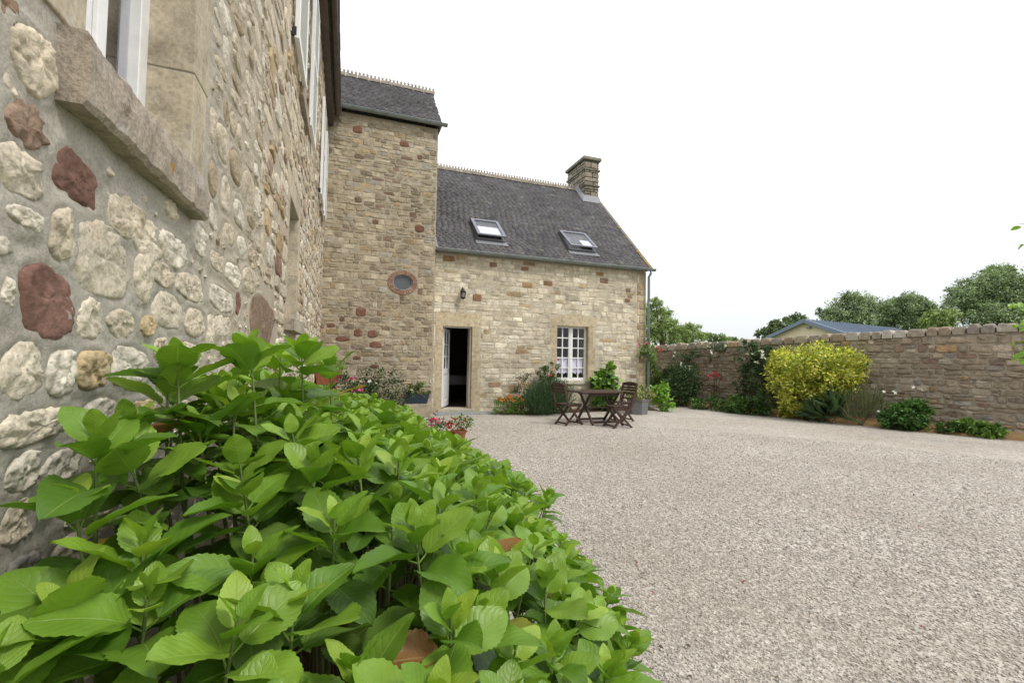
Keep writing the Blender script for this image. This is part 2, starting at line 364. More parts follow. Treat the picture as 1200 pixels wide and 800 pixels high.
def stone_geo(w, h, prot, n=8, sq=6., rough=.08, tilt=.0, fine=False, seed=0, rings=None):
    rings = rings or [(1.0, -.35), (.975, .35), (.86, .85), (.5, 1.0)]
    vs_ = []; ph = random.random() * 6.28
    rr = []
    for k in range(n):
        if n == 8:
            bx, by = ((1, .72), (.82, 1), (-.82, 1), (-1, .72), (-1, -.72), (-.82, -1), (.82, -1), (1, -.72))[k]; rr.append((bx * (1 + random.uniform(-rough, rough) * .7), by * (1 + random.uniform(-rough, rough)))); continue
        t = 2 * math.pi * (k + .5) / n if n == 8 else 2 * math.pi * k / n
        c, s = math.cos(t), math.sin(t); r = (abs(c) ** sq + abs(s) ** sq) ** (-1 / sq)
        q = (noise.noise(Vector((c * 1.3, s * 1.3, seed * 7.3 + n))) * 1.6 + (noise.noise(Vector((c * 4, s * 4, seed * 3.1))) * .7 if fine else 0)) * rough if n > 8 else random.uniform(-rough, rough) * .7
        rr.append((c * r * (1 + q), s * r * (1 + q)))
    if fine:
        nc = random.randint(6, 9); ca = sorted((k + random.uniform(-.32, .32)) * 2 * math.pi / nc for k in range(nc)); cp = []
        for a in ca:
            c, s = math.cos(a), math.sin(a); r = (abs(c) ** sq + abs(s) ** sq) ** (-1 / sq) * random.uniform(1 - rough * 1.3, 1.06); cp.append((c * r, s * r))
        rr = []
        for k in range(n):
            f = k * nc / n; i0 = int(f); f -= i0; p, q = cp[i0], cp[(i0 + 1) % nc]; g = 1 + .05 * noise.noise(Vector((k * .9, seed, 2))) + .05 * math.sin(math.pi * f)
            rr.append(((p[0] + (q[0] - p[0]) * f) * g, (p[1] + (q[1] - p[1]) * f) * g))
    tx, ty = random.uniform(-tilt, tilt), random.uniform(-tilt, tilt)
    for s, d in rings:
        for (a, b2) in rr:
            u, v = a * s * w / 2, b2 * s * h / 2; dd = d * prot + (u * tx + v * ty if d > 0 else 0)
            if d > 0:
                if fine:
                    q = Vector((u, v, seed * 3.7)); dd += prot * (.38 * noise.noise(q * 18) + .42 * noise.noise(q * 45) + .4 * noise.noise(q * 110)); dd = max(dd, .002)
                    u += .004 * noise.noise(q * 70 + Vector((5, 1, 1))); v += .004 * noise.noise(q * 70 + Vector((1, 9, 1)))
                else: dd += prot * random.uniform(-.2, .2)
            vs_.append((u, v, dd))
    vs_.append((0, 0, prot * 1.03))
    fs = []
    R = len(rings)
    for i in range(R - 1):
        for k in range(n): fs.append((i * n + k, i * n + (k + 1) % n, (i + 1) * n + (k + 1) % n, (i + 1) * n + k))
    for k in range(n): fs.append(((R - 1) * n + k, (R - 1) * n + (k + 1) % n, R * n))
    return vs_, fs
class Layer:
    """stones of one wall: the largest-showing ones as objects, the rest as one mesh"""
    def __init__(s): s.st = []
    def put(s, fc, u, v, w, h, prot, col, mt, rot=0, **k):
        vs_, fs = stone_geo(w, h, prot, **k); c, sn = math.cos(rot), math.sin(rot)
        P = [fc.P(u + a * c - b2 * sn, v + a * sn + b2 * c, d) for a, b2, d in vs_]
        if fc.flip: fs = [f[::-1] for f in fs]
        p = fc.P(u, v); x, y, z = px(p); show = (w * h / (z * z) * abs(((p - CAMP).normalized()).dot(fc.N))) if (z > .2 and -20 < x < 1220 and -20 < y < 820 and (CAMP - p).dot(fc.N) > 0) else 0
        s.st.append((show, p, P, fs, col, mt, k.get('fine', False))); s.bed = getattr(s, 'bed', []) + [(u, v, w, h, prot, rot)] if k.get('fine') else getattr(s, 'bed', [])
    def build(s, parent, default, limit=300, name='stone', smooth=False, budget=None):
        s.st.sort(key=lambda a: -a[0]); k = 0; rest = {}
        for show, p, P, fs, col, mt, fi in s.st:
            if k < limit and show > 0:
                mb = MB(); mb.add(P, fs, col); mb.build(name, mt, parent, origin=p, smooth=fi); k += 1
            else:
                rest.setdefault(mt.name, MB()).add(P, fs, col)
        for mn, mb in rest.items(): mb.build(name, bpy.data.materials[mn], parent, kind='stuff')
def courses(u0, u1, v0, v1, hmin, hmax, lmin, lmax, topf=None):
    v = v0
    while v < v1 - .03:
        h = random.uniform(hmin, hmax)
        if v + h > v1: h = v1 - v
        u = u0 - random.random() * lmin
        while u < u1:
            l = random.uniform(lmin, lmax) * (1.25 if random.random() < .1 else 1); a, b2 = max(u, u0), min(u + l, u1); u += l
            if b2 - a < .05: continue
            if h > .13 and random.random() < .22:
                k = random.uniform(.4, .6); yield a, b2, v, v + h * k; yield a, b2, v + h * k, v + h
            else: yield a, b2, v, v + h
        v += h
def clip(a, b2, c, d, holes):
    """cut a slot back from openings"""
    for h in holes:
        if a < h[1] and b2 > h[0] and c < h[3] and d > h[2]:
            cand = []
            if h[0] - a > .05: cand.append((a, h[0], c, d))
            if b2 - h[1] > .05: cand.append((h[1], b2, c, d))
            if h[2] - c > .05: cand.append((a, b2, c, h[2]))
            if d - h[3] > .05: cand.append((a, b2, h[3], d))
            if not cand: return None
            cand.sort(key=lambda q: -(q[1] - q[0]) * (q[3] - q[2])); a, b2, c, d = cand[0]
    return a, b2, c, d
def pick(pal):
    r = random.random() * sum(p[0] for p in pal)
    for w, c in pal:
        r -= w
        if r <= 0: break
    k = random.uniform(.86, 1.14); return tuple(q * k for q in c)
CREAM = [(5, (.60, .52, .41)), (4, (.54, .46, .35)), (2, (.66, .60, .50)), (1.6, (.46, .37, .26)), (.3, (.32, .20, .15)), (.9, (.46, .35, .27)), (.6, (.46, .34, .20))]
HOUSE = [(5, (.64, .565, .43)), (4, (.57, .50, .38)), (3, (.70, .64, .51)), (1.8, (.49, .425, .33)), (.3, (.36, .25, .16)), (.5, (.48, .37, .22)), (.8, (.55, .49, .40))]
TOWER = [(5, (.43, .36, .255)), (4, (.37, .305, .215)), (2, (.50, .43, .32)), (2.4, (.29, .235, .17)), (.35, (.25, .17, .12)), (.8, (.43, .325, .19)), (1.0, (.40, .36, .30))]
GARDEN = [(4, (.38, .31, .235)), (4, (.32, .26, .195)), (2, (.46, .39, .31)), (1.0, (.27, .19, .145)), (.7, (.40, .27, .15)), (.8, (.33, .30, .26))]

# ------------------------------------------------------------------ left building (beside the camera)
LX = -.55
lb = thing('stone_farmhouse', (LX, 5.5, 0), 'tall rubble stone farmhouse wall close on the left with white shuttered windows', 'house')
LF = Face((LX, 0, 0), (0, 1, 0), (1, 0, 0))      # u = y
LH = [(1.22, 1.94, 2.10, 3.35), (4.95, 5.85, 1.80, 3.02), (5.42, 6.28, 4.40, 6.3), (9.72, 10.4, 4.42, 6.2)]
lw = shell(LF, -5, 11.72, -.02, 7.0, LH, .45).build('wall', M['mortar_near'], lb)
LL = Layer()
traced = [(31,70,46,72,0),(4,8,26,34,2),(24,147,52,52,2),(83,209,56,62,1),(16,200,56,58,0),(20,254,44,26,0),(66,275,30,62,0),(118,305,70,86,0),
 (50,352,66,80,1),(0,342,14,36,0),(147,258,42,44,0),(170,280,34,42,0),(198,294,30,34,0),(163,325,18,52,0),(188,322,32,26,0),(220,338,30,30,0),
 (101,373,36,46,0),(137,379,32,32,0),(168,381,16,22,3),(195,364,36,40,0),(225,377,24,32,0),(20,432,46,60,0),(64,437,32,56,0),(101,433,38,44,3),
 (147,428,42,42,0),(184,410,16,30,0),(216,425,34,44,0),(38,499,78,38,0),(111,494,48,54,0),(160,486,36,30,3),(18,554,38,42,0),(64,548,48,34,0),
 (137,536,30,42,0),(117,559,22,20,0),(62,586,28,24,0),(12,612,34,44,0),(20,672,40,40,4),(70,650,44,38,0),(180,510,30,18,0),(108,610,36,30,0),(150,590,34,26,0),
 (231,282,16,34,0),(253,307,18,22,0),(272,323,18,26,0),(290,329,14,26,0),(277,356,6,28,1),(258,352,26,26,0),(307,376,24,50,2),(279,402,12,18,1),(243,390,10,42,0),(259,382,20,22,0),
 (60,745,60,44,0),(10,730,34,40,4),(195,245,14,20,0),(10,100,24,30,0)]
tcol = {0: None, 1: (.21, .115, .09), 2: (.26, .18, .13), 3: (.55, .42, .25), 4: (.3, .28, .25)}
boxes = []
FINE = [(1.03, -.3), (1.0, .1), (.975, .5), (.93, .78), (.85, .92), (.74, .97), (.6, 1.0), (.46, 1.0), (.32, 1.02), (.2, 1.0), (.09, 1.0)]
for i, (cx, cy, w, h, k) in enumerate(traced):
    a = on(0, LX, cx - w / 2, cy); b2 = on(0, LX, cx + w / 2, cy); c2 = on(0, LX, cx, cy - h / 2); d2 = on(0, LX, cx, cy + h / 2); m0 = on(0, LX, cx, cy)
    ww, hh = (b2.y - a.y) * 1.24, (c2.z - d2.z) * 1.2; boxes.append((a.y - .015, b2.y + .015, d2.z - .015, c2.z + .015))
    col = tcol[k] or random.choice([(.66, .58, .46), (.60, .52, .40), (.68, .62, .52)]); kf = random.uniform(.96, 1.16); col = tuple(q * kf for q in col)
    LL.put(LF, m0.y, m0.z, ww, hh, random.uniform(.010, .019), col, M['stone_red'] if k == 1 else M['stone_near'], n=40, sq=random.uniform(2.3, 3.6) if k != 1 else 2.3,
           rough=.14 if k != 1 else .24, fine=True, seed=i + 1, rings=FINE)
surround = [(1.0, 2.12, 1.9, 3.6), (4.80, 6.02, 1.66, 3.25), (5.4, 6.3, 4.22, 6.4), (9.7, 10.42, 4.25, 6.3)]
for a, b2, c, d in courses(-.2, 11.7, -.02, 6.95, .09, .2, .12, .36):
    far = a > 2.9
    if random.random() < .06: continue
    cc = clip(a, b2, c, d, surround)
    if not cc: continue
    a, b2, c, d = cc
    if any(a < q[1] and b2 > q[0] and c < q[3] and d > q[2] for q in boxes): continue
    if a < 1.0 and c > 2.6: continue
    g = .014 if far or a > 2.05 else .03; w, h = (b2 - a) - g * random.uniform(.8, 1.5), (d - c) - g * random.uniform(.7, 1.4)
    if w < .04 or h < .035: continue
    ju, jv = random.uniform(-.012, .012), random.uniform(-.015, .015)
    near = a < 3.1
    LL.put(LF, (a + b2) / 2 + ju, (c + d) / 2 + jv, w, h, random.uniform(.008, .018) if near else random.uniform(.005, .02), pick(CREAM[:4] if near else CREAM), M['stone_near'] if near else M['stone'], rot=random.uniform(-.12, .12),
           n=20 if near else 12, sq=random.uniform(3., 6), rough=.2 if near else .14, tilt=.08, fine=near, seed=random.random() * 99,
           rings=[(1.02, -.3), (1, .1), (.96, .55), (.88, .88), (.7, 1.), (.5, 1.02), (.25, 1.02)] if near else None)
taken = [(u - w / 2, u + w / 2, v - h / 2, v + h / 2) for u, v, w, h, pr, ro in LL.bed]
for _ in range(5000):                # small filler stones pushed into the joints
    u, v = random.uniform(.5, 3.4), random.uniform(.6, 3.5); w, h = random.uniform(.018, .06), random.uniform(.014, .042); q = (u - w / 2, u + w / 2, v - h / 2, v + h / 2); e = .006
    if any(q[0] < t_[1] + e and q[1] > t_[0] - e and q[2] < t_[3] + e and q[3] > t_[2] - e for t_ in taken) or any(q[0] < t_[1] and q[1] > t_[0] and q[2] < t_[3] and q[3] > t_[2] for t_ in surround[:1]): continue
    taken.append(q); LL.put(LF, u, v, w, h, random.uniform(.013, .019), pick(CREAM[:4]), M['stone_near'], rot=random.uniform(-.4, .4), n=18, sq=random.uniform(2.6, 5), rough=.22, fine=True, seed=random.random() * 99, rings=[(1.02, -.3), (1, .1), (.95, .6), (.84, .92), (.6, 1.), (.3, 1.02)])
LL.build(lw, M['stone'], smooth=False)
def mortar_bed():        # uneven pointing that rises to the edge of every stone
    st_ = .011; U_ = np.arange(.45, 3.6, st_); V_ = np.arange(.5, 3.6, st_); UU, VV = np.meshgrid(U_, V_, indexing='ij'); Hh = np.zeros_like(UU)
    for (u, v, w, h, pr, rot) in LL.bed:
        i0, i1 = np.searchsorted(U_, [u - w / 2 - .05, u + w / 2 + .05]); j0, j1 = np.searchsorted(V_, [v - h / 2 - .05, v + h / 2 + .05])
        if i1 <= i0 or j1 <= j0: continue
        du = UU[i0:i1, j0:j1] - u; dv = VV[i0:i1, j0:j1] - v; c_, s_ = math.cos(rot), math.sin(rot); a_, b_ = (du * c_ + dv * s_) / (w / 2), (-du * s_ + dv * c_) / (h / 2)
        d = ((np.abs(a_) ** 2.6 + np.abs(b_) ** 2.6) ** (1 / 2.6) - 1) * min(w, h) / 2
        hh_ = pr * .5 * np.exp(-(np.maximum(d, 0) / .012) ** 2) * np.clip(1 + (d + .002) / .012, 0, 1); Hh[i0:i1, j0:j1] = np.maximum(Hh[i0:i1, j0:j1], hh_)
    nz = np.array([[.0035 * noise.noise(Vector((a * 9, b2 * 9, 1))) + .0022 * noise.noise(Vector((a * 34, b2 * 34, 5))) for b2 in V_] for a in U_])
    Hh = Hh + .004 + nz; edge = np.minimum.reduce([UU - .45, 3.58 - UU, VV - .5, 3.58 - VV]); Hh = np.where(edge < .03, Hh * edge / .03 - .003, Hh)
    P_ = np.stack([np.full_like(UU, LX) + Hh, UU, VV], -1).reshape(-1, 3); nu, nv_ = UU.shape; I = np.arange(nu * nv_).reshape(nu, nv_)
    a, b2, c2, d2 = I[:-1, :-1], I[1:, :-1], I[1:, 1:], I[:-1, 1:]; Fq = np.stack([a, b2, c2, d2], -1); uc, vc = UU[:-1, :-1], VV[:-1, :-1]
    keep = ~((uc > 1.05) & (uc < 2.08) & (vc > 2.08)) & ~((uc > 1.14) & (uc < 1.96) & (vc > 1.94))
    org = Vector((LX, 2, 2)); place('mortar', npmesh('mortar', P_ - np.array(org), Fq[keep].reshape(-1, 4), smooth=True), M['mortar_near'], lw, org)
mortar_bed()
# near window: dressed jambs, sill, casement
def blocks(fc, lst, mt, parent, name='dressed_stone', prot=.006, back=.12, bevel=.004, col=None):
    for (a, b2, c, d) in lst:
        mb = MB(); kf = random.uniform(.9, 1.08); mb.col = tuple(q * kf for q in (col or (.50, .43, .32)))
        mb.box((a - .004, c, -back), (b2 + .004, d, prot + random.uniform(-.0015, .0015)), M=lambda p: fc.P(p[0], p[1], p[2])); mb.build(name, mt, parent, bevel=bevel)
blocks(LF, [(1.94, 2.09, 2.105, 2.46), (1.94, 2.11, 2.466, 2.95), (1.94, 2.09, 2.956, 3.35), (1.04, 1.22, 2.105, 2.6), (1.06, 1.22, 2.606, 3.35)], M['dressed'], lw, back=.17, prot=.008)
mb = MB(); mb.col = (.385, .325, .265)
def sill_geo():
    n = 70; vs_ = []
    for i in range(n + 1):
        u = 1.13 + (1.975 - 1.13) * i / n
        for (v, d) in ((1.94, -.1), (1.94, .045), (1.952, .057), (2.02, .06), (2.072, .056), (2.085, .045), (2.098, -.1)):
            q = Vector((u * 14, v * 14, d * 14)); k = .011 if d > 0 else 0
            vs_.append(LF.P(u, v + k * (noise.noise(q) * .8 + .22 * noise.noise(q * 3)), d + k * (noise.noise(q + Vector((9, 9, 9))) + .3 * noise.noise(q * 5))))
    fs = [(i * 7 + k, (i + 1) * 7 + k, (i + 1) * 7 + k + 1, i * 7 + k + 1) for i in range(n) for k in range(6)] + [tuple(range(7)), tuple(range(n * 7, n * 7 + 7))[::-1]]
    mb.add(vs_, fs)
sill_geo(); mb.build('window_sill', M['sill'], lw)
# yellow lichen on the sill
lich = MB(); lp = on(0, LX + .078, 202, 196)
for _ in range(26):
    a, r = random.random() * 6.28, random.random() ** .5 * .016; q = lp + Vector((0, math.cos(a) * r * .8, math.sin(a) * r)); s = random.uniform(.002, .0045)
    lich.add([q + Vector((.001, s * math.cos(k), s * math.sin(k))) for k in (0, 1.2, 2.5, 3.8, 5)] + [q + Vector((.003, 0, 0))], [(k, (k + 1) % 5, 5) for k in range(5)], (.5, .25, .03))
lich.build('lichen', M['flower'], lw, kind='stuff')
def casement(fc, parent, u0, u1, v0, v1, d, ncol, nrow, fr=.06, mull=.1, bar=.022, name='window', curtain=None, mt=None, leaf_style=True):
    """frame object with panes as sub-parts"""
    mb = MB(); Mx = lambda p: fc.P(p[0], p[1], p[2]); mid = (u0 + u1) / 2; mt = mt or M['white']
    for a, b2, c, e in ((u0, u0 + fr, v0, v1), (u1 - fr, u1, v0, v1), (u0 + fr, u1 - fr, v0, v0 + fr * 1.3), (u0 + fr, u1 - fr, v1 - fr, v1)):
        mb.box((a, c, d - .06), (b2, e, d), M=Mx)
    if mull: mb.box((mid - mull / 2, v0 + fr * 1.3, d - .06), (mid + mull / 2, v1 - fr, d + .004), M=Mx); mb.box((mid - mull / 6, v0 + fr * 1.3, d + .004), (mid + mull / 6, v1 - fr, d + .018), M=Mx)
    w = mb.build(name, mt, parent, bevel=.003)
    halves = [(u0 + fr, mid - mull / 2), (mid + mull / 2, u1 - fr)] if mull else [(u0 + fr, u1 - fr)]
    for a, b2 in halves:
        nc = ncol
        for i in range(nc):
            for j in range(nrow):
                x0 = a + (b2 - a) * i / nc; x1 = a + (b2 - a) * (i + 1) / nc; y0 = v0 + fr * 1.3 + (v1 - v0 - fr * 2.3) * j / nrow; y1 = v0 + fr * 1.3 + (v1 - v0 - fr * 2.3) * (j + 1) / nrow
                g = MB(); g.box((x0 + .002, y0 + .002, d - .036), (x1 - .002, y1 - .002, d - .032), M=Mx); g.build('pane', M['glass'], w)
        for i in range(1, nc):
            x0 = a + (b2 - a) * i / nc; k = MB(); k.box((x0 - bar / 2, v0 + fr * 1.3, d - .045), (x0 + bar / 2, v1 - fr, d - .012), M=Mx); k.build('glazing_bar', mt, w)
        for j in range(1, nrow):
            y0 = v0 + fr * 1.3 + (v1 - v0 - fr * 2.3) * j / nrow; k = MB(); k.box((a, y0 - bar / 2, d - .044), (b2, y0 + bar / 2, d - .014), M=Mx); k.build('glazing_bar', mt, w)
    return w
casement(LF, lb, 1.22, 1.94, 2.10, 3.35, -.135, 1, 2, fr=.065, mull=.13)
casement(LF, lb, 4.95, 5.85, 1.80, 3.02, -.22, 1, 3)
casement(LF, lb, 5.42, 6.28, 4.40, 6.3, -.12, 1, 3)
casement(LF, lb, 9.72, 10.4, 4.42, 6.2, -.12, 1, 3)
blocks(LF, [(4.80, 4.95, 1.8, 2.4), (4.78, 4.95, 2.406, 3.02), (5.85, 6.0, 1.8, 2.35), (5.85, 6.03, 2.356, 3.02), (4.78, 6.03, 3.026, 3.25)], M['dressed'], lw, back=.2)
blocks(LF, [(4.84, 5.96, 1.68, 1.795)], M['sill'], lw, name='window_sill', prot=.09, col=(.4, .35, .28))
blocks(LF, [(5.36, 6.34, 4.25, 4.395), (9.66, 10.46, 4.27, 4.415)], M['sill'], lw, name='window_sill', prot=.05, col=(.42, .34, .28))
def shutter(u0, u1, v0, v1):
    mb = MB(); Mx = lambda p: LF.P(p[0], p[1], p[2]); fr = .07
    for a, b2, c, e in ((u0, u0 + fr, v0, v1), (u1 - fr, u1, v0, v1), (u0 + fr, u1 - fr, v0, v0 + fr), (u0 + fr, u1 - fr, v1 - fr, v1), (u0 + fr, u1 - fr, (v0 + v1) / 2 - .04, (v0 + v1) / 2 + .04)):
        mb.box((a, c, .035), (b2, e, .075), M=Mx)
    s = mb.build('shutter', M['white'], lb, bevel=.002)
    v = v0 + fr + .02
    while v < v1 - fr - .02:
        if abs(v - (v0 + v1) / 2) > .06:
            k = MB(); k.bar(LF.P(u0 + fr, v, .055), LF.P(u1 - fr, v, .055), .006, .045, upv=(.6, 0, .8)); k.build('slat', M['white'], s)
        v += .055
    k = MB(); k.box((u0 - .004, v0 + .02, .0), (u0 + .016, v0 + .1, .05), M=Mx); k.build('shutter_hinge', M['black'], s)
for q in ((4.55, 5.4, 4.35, 6.3), (6.3, 7.1, 4.37, 6.3), (9.02, 9.7, 4.4, 6.22), (10.42, 11.05, 4.4, 6.22)): shutter(*q)
# interior, eaves, gutter, roof
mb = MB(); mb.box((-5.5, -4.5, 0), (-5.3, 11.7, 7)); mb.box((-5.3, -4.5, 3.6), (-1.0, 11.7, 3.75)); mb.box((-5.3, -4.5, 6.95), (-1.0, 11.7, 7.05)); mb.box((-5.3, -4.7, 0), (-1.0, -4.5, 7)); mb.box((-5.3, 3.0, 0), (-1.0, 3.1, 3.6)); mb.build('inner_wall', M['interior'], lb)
mb = MB(); mb.box((-.55, -5, 6.94), (-.41, 11.7, 7.04)); mb.build('soffit', M['brown_metal'], lb)
def half_gutter(mt, parent, p0, p1, r, side, joints=.9, name='gutter'):
    p0, p1 = Vector(p0), Vector(p1); d = (p1 - p0).normalized(); L = (p1 - p0).length; n = 10; th = .006
    for lay in range(1):
        mb = MB(); vs_ = []
        for P in (p0, p1):
            for rr in (r, r - th):
                for k in range(n + 1):
                    a = math.pi + math.pi * k / n; vs_.append(P + Vector(side) * math.cos(a) * rr + Vector((0, 0, 1)) * math.sin(a) * rr)
        m_ = n + 1; fs = []
        for k in range(n): fs += [(k, k + 1, 2 * m_ + k + 1, 2 * m_ + k), (m_ + k, 3 * m_ + k, 3 * m_ + k + 1, m_ + k + 1), (k, m_ + k, m_ + k + 1, k + 1), (2 * m_ + k, 2 * m_ + k + 1, 3 * m_ + k + 1, 3 * m_ + k)]
        fs += [(0, 2 * m_, 3 * m_, m_), (n, m_ + n, 3 * m_ + n, 2 * m_ + n)]
        mb.add(vs_, fs); mb.tube([p0 + Vector(side) * r, p1 + Vector(side) * r], .010, 6); g = mb.build(name, mt, parent)
    s = joints * .5; 
    while s < L:
        mb = MB(); vs_ = []
        for e in (s, s + .03):
            for k in range(n + 1):
                a = math.pi + math.pi * k / n; vs_.append(p0 + d * e + Vector(side) * math.cos(a) * (r + .006) + Vector((0, 0, 1)) * math.sin(a) * (r + .006))
        mb.add(vs_, [(k, k + 1, n + 2 + k, n + 1 + k) for k in range(n)]); mb.build('gutter_bracket', mt, g); s += joints
    for P in (p0, p1):
        mb = MB(); mb.add([P + d * (.001 if P == p1 else -.001) + Vector(side) * math.cos(math.pi + math.pi * k / n) * r + Vector((0, 0, 1)) * math.sin(math.pi + math.pi * k / n) * r for k in range(n + 1)], [tuple(range(n + 1))]); mb.build('gutter_end', mt, g)
half_gutter(M['brown_metal'], lb, (-.325, -5, 7.08), (-.325, 11.35, 7.08), .062, (1, 0, 0), .7)
# roof builder: rows of slates on a slope
def slates(parent, corner, ud, vd, lu, lv, mt=None, sw=.17, ex=.10, pal=None, uc=None):
    """corner: lower-left of slope; ud along the eave; vd up the slope; slates as thin wedges in one mesh"""
    ud, vd = Vector(ud).normalized(), Vector(vd).normalized(); nn = ud.cross(vd)
    if nn.z < 0: nn = -nn
    V = []; F = []; Cc = []; nr = int(lv / ex)
    for r in range(nr):
        a = -random.random() * sw
        while a < lu:
            x0, x1 = max(a, 0), min(a + sw, lu); a += sw
            if x1 - x0 < .03: continue
            y0 = r * ex + random.uniform(-.006, .006); y1 = min(r * ex + ex * 1.25, lv); g = .0012; t0 = .015 + random.uniform(0, .007); t1 = .004
            if uc:
                c0 = Vector(corner) + ud * (x0 + x1) / 2 + vd * (y0 + y1) / 2
                if uc(c0): continue
            b = len(V); q = [(x0 + g, y0, 0), (x1 - g, y0, 0), (x1 - g, y1, 0), (x0 + g, y1, 0), (x0 + g, y0, t0), (x1 - g, y0, t0), (x1 - g, y1, t1), (x0 + g, y1, t1)]
            V += [Vector(corner) + ud * p[0] + vd * p[1] + nn * p[2] for p in q]
            F += [(b + 4, b + 5, b + 6, b + 7), (b, b + 1, b + 5, b + 4), (b + 1, b + 2, b + 6, b + 5), (b + 3, b, b + 4, b + 7)]
            k = random.uniform(.86, 1.13); cc = random.choice([(.14, .132, .142), (.126, .121, .134), (.15, .141, .142), (.134, .128, .13)])
            if random.random() < .012: cc = (.22, .215, .2)
            Cc += [tuple(q2 * k for q2 in cc)] * 8
    me = npmesh('slate', [tuple(v) for v in V], F, Cc); return place('slate', me, mt or M['slate'], parent, (0, 0, 0), kind='stuff')
def rplace_fix(o, parent): o.location = -WP[parent.name]
# left building roof
mb = MB(); mb.add([(-.25, -5, 7.12), (-.25, 11.9, 7.12), (-4.2, 11.9, 11.2), (-4.2, -5, 11.2), (-8, 11.9, 7.12), (-8, -5, 7.12)], [(0, 1, 2, 3), (3, 2, 4, 5), (0, 3, 5), (1, 4, 2)]); lr = mb.build('roof', M['slate'], lb)
slates(lr, (-.25, 11.9, 7.13), (0, -1, 0), (-3.95, 0, 4.08), 16.9, 5.67, sw=.25, ex=.16)

# ------------------------------------------------------------------ tower
D = 11.9; TY = 11.72
tw = thing('stair_tower', (.8, 12.6, 0), 'tall narrow rubble stone tower with slate roof and round brick edged window', 'tower')
TF = Face((0, TY, 0), (1, 0, 0), (0, -1, 0)); OC = (1.32, 3.30)
hole = [(OC[0] - .26, OC[0] + .26, OC[1] - .215, OC[1] + .215)]
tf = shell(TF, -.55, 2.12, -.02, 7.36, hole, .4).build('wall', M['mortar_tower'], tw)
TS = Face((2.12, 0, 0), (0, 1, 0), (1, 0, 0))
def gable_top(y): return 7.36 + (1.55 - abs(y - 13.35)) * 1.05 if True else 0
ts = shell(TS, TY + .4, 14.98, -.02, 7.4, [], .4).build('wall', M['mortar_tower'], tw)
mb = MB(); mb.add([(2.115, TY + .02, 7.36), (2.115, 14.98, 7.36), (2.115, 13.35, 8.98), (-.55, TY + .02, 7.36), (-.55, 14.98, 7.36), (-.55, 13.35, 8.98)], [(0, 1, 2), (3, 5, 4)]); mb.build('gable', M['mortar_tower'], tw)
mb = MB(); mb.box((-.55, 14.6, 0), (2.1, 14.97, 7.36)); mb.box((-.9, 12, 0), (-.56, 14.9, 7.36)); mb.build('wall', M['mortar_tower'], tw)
TL = Layer()
def gap_put(L, fc, a, b2, c, d, pal, mt, pr, g, **k):
    w, h = (b2 - a) - g * random.uniform(.7, 1.6), (d - c) - g * random.uniform(.6, 1.3)
    if w < .03 or h < .025: return
    L.put(fc, (a + b2) / 2 + random.uniform(-.004, .004), (c + d) / 2 + random.uniform(-.005, .005), w, h, random.uniform(*pr), pick(pal), mt, **k)
ochole = [(OC[0] - .36, OC[0] + .36, OC[1] - .29, OC[1] + .29)]
tr_st = [(332, 0), ]
REDS = [(x, y, w_, h_) for x, y, w_, h_ in ((423,365,12,10),(401,374,6,5),(388,381,9,4),(420,390,10,8),(437,391,12,8),(402,397,16,5),(440,404,14,7),(418,419,9,4),(439,429,10,4),(419,152,11,8),(474,169,11,6),(492,184,6,5),(420,234,8,6),(492,268,12,8),(440,260,7,5))]
rb = []
for x, y, w_, h_ in REDS:
    p = on(1, TY, x, y); w, h = w_ * .0215, h_ * .0215; rb.append((p.x - w / 2, p.x + w / 2, p.z - h / 2, p.z + h / 2))
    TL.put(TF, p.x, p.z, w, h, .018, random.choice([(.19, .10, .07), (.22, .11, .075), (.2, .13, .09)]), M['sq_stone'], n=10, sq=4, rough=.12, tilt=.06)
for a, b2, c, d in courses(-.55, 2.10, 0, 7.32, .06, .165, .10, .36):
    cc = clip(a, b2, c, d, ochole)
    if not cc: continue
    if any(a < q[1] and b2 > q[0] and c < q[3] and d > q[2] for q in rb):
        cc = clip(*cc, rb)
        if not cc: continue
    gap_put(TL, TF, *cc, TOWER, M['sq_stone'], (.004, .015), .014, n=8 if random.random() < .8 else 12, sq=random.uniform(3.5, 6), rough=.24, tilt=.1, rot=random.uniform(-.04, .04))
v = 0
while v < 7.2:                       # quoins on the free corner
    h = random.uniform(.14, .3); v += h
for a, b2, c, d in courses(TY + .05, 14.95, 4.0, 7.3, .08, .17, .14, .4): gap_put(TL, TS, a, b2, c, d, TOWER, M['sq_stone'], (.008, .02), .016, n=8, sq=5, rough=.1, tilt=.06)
TL.build(tf, M['sq_stone'])
# oculus: bricks, frame, pane
for k in range(30):
    a0 = 2 * math.pi * k / 30; a1 = 2 * math.pi * (k + .86) / 30; mb = MB(); mb.col = random.choice([(.34, .20, .14), (.30, .17, .13), (.37, .25, .18)])
    P = lambda a, rx, rz, d: TF.P(OC[0] + math.cos(a) * rx, OC[1] + math.sin(a) * rz, d)
    q = [P(a0, .25, .20, -.15), P(a1, .25, .20, -.15), P(a1, .365, .30, -.15), P(a0, .365, .30, -.15)]; q += [P(a0, .25, .20, .024), P(a1, .25, .20, .024), P(a1, .365, .30, .024), P(a0, .365, .30, .024)]
    mb.add(q, [(0, 1, 2, 3), (4, 7, 6, 5), (0, 4, 5, 1), (1, 5, 6, 2), (2, 6, 7, 3), (3, 7, 4, 0)]); mb.build('brick', M['brick'], tf)
mb = MB(); n = 32
ring = lambda rx, rz, d: [TF.P(OC[0] + math.cos(2 * math.pi * k / n) * rx, OC[1] + math.sin(2 * math.pi * k / n) * rz, d) for k in range(n)]
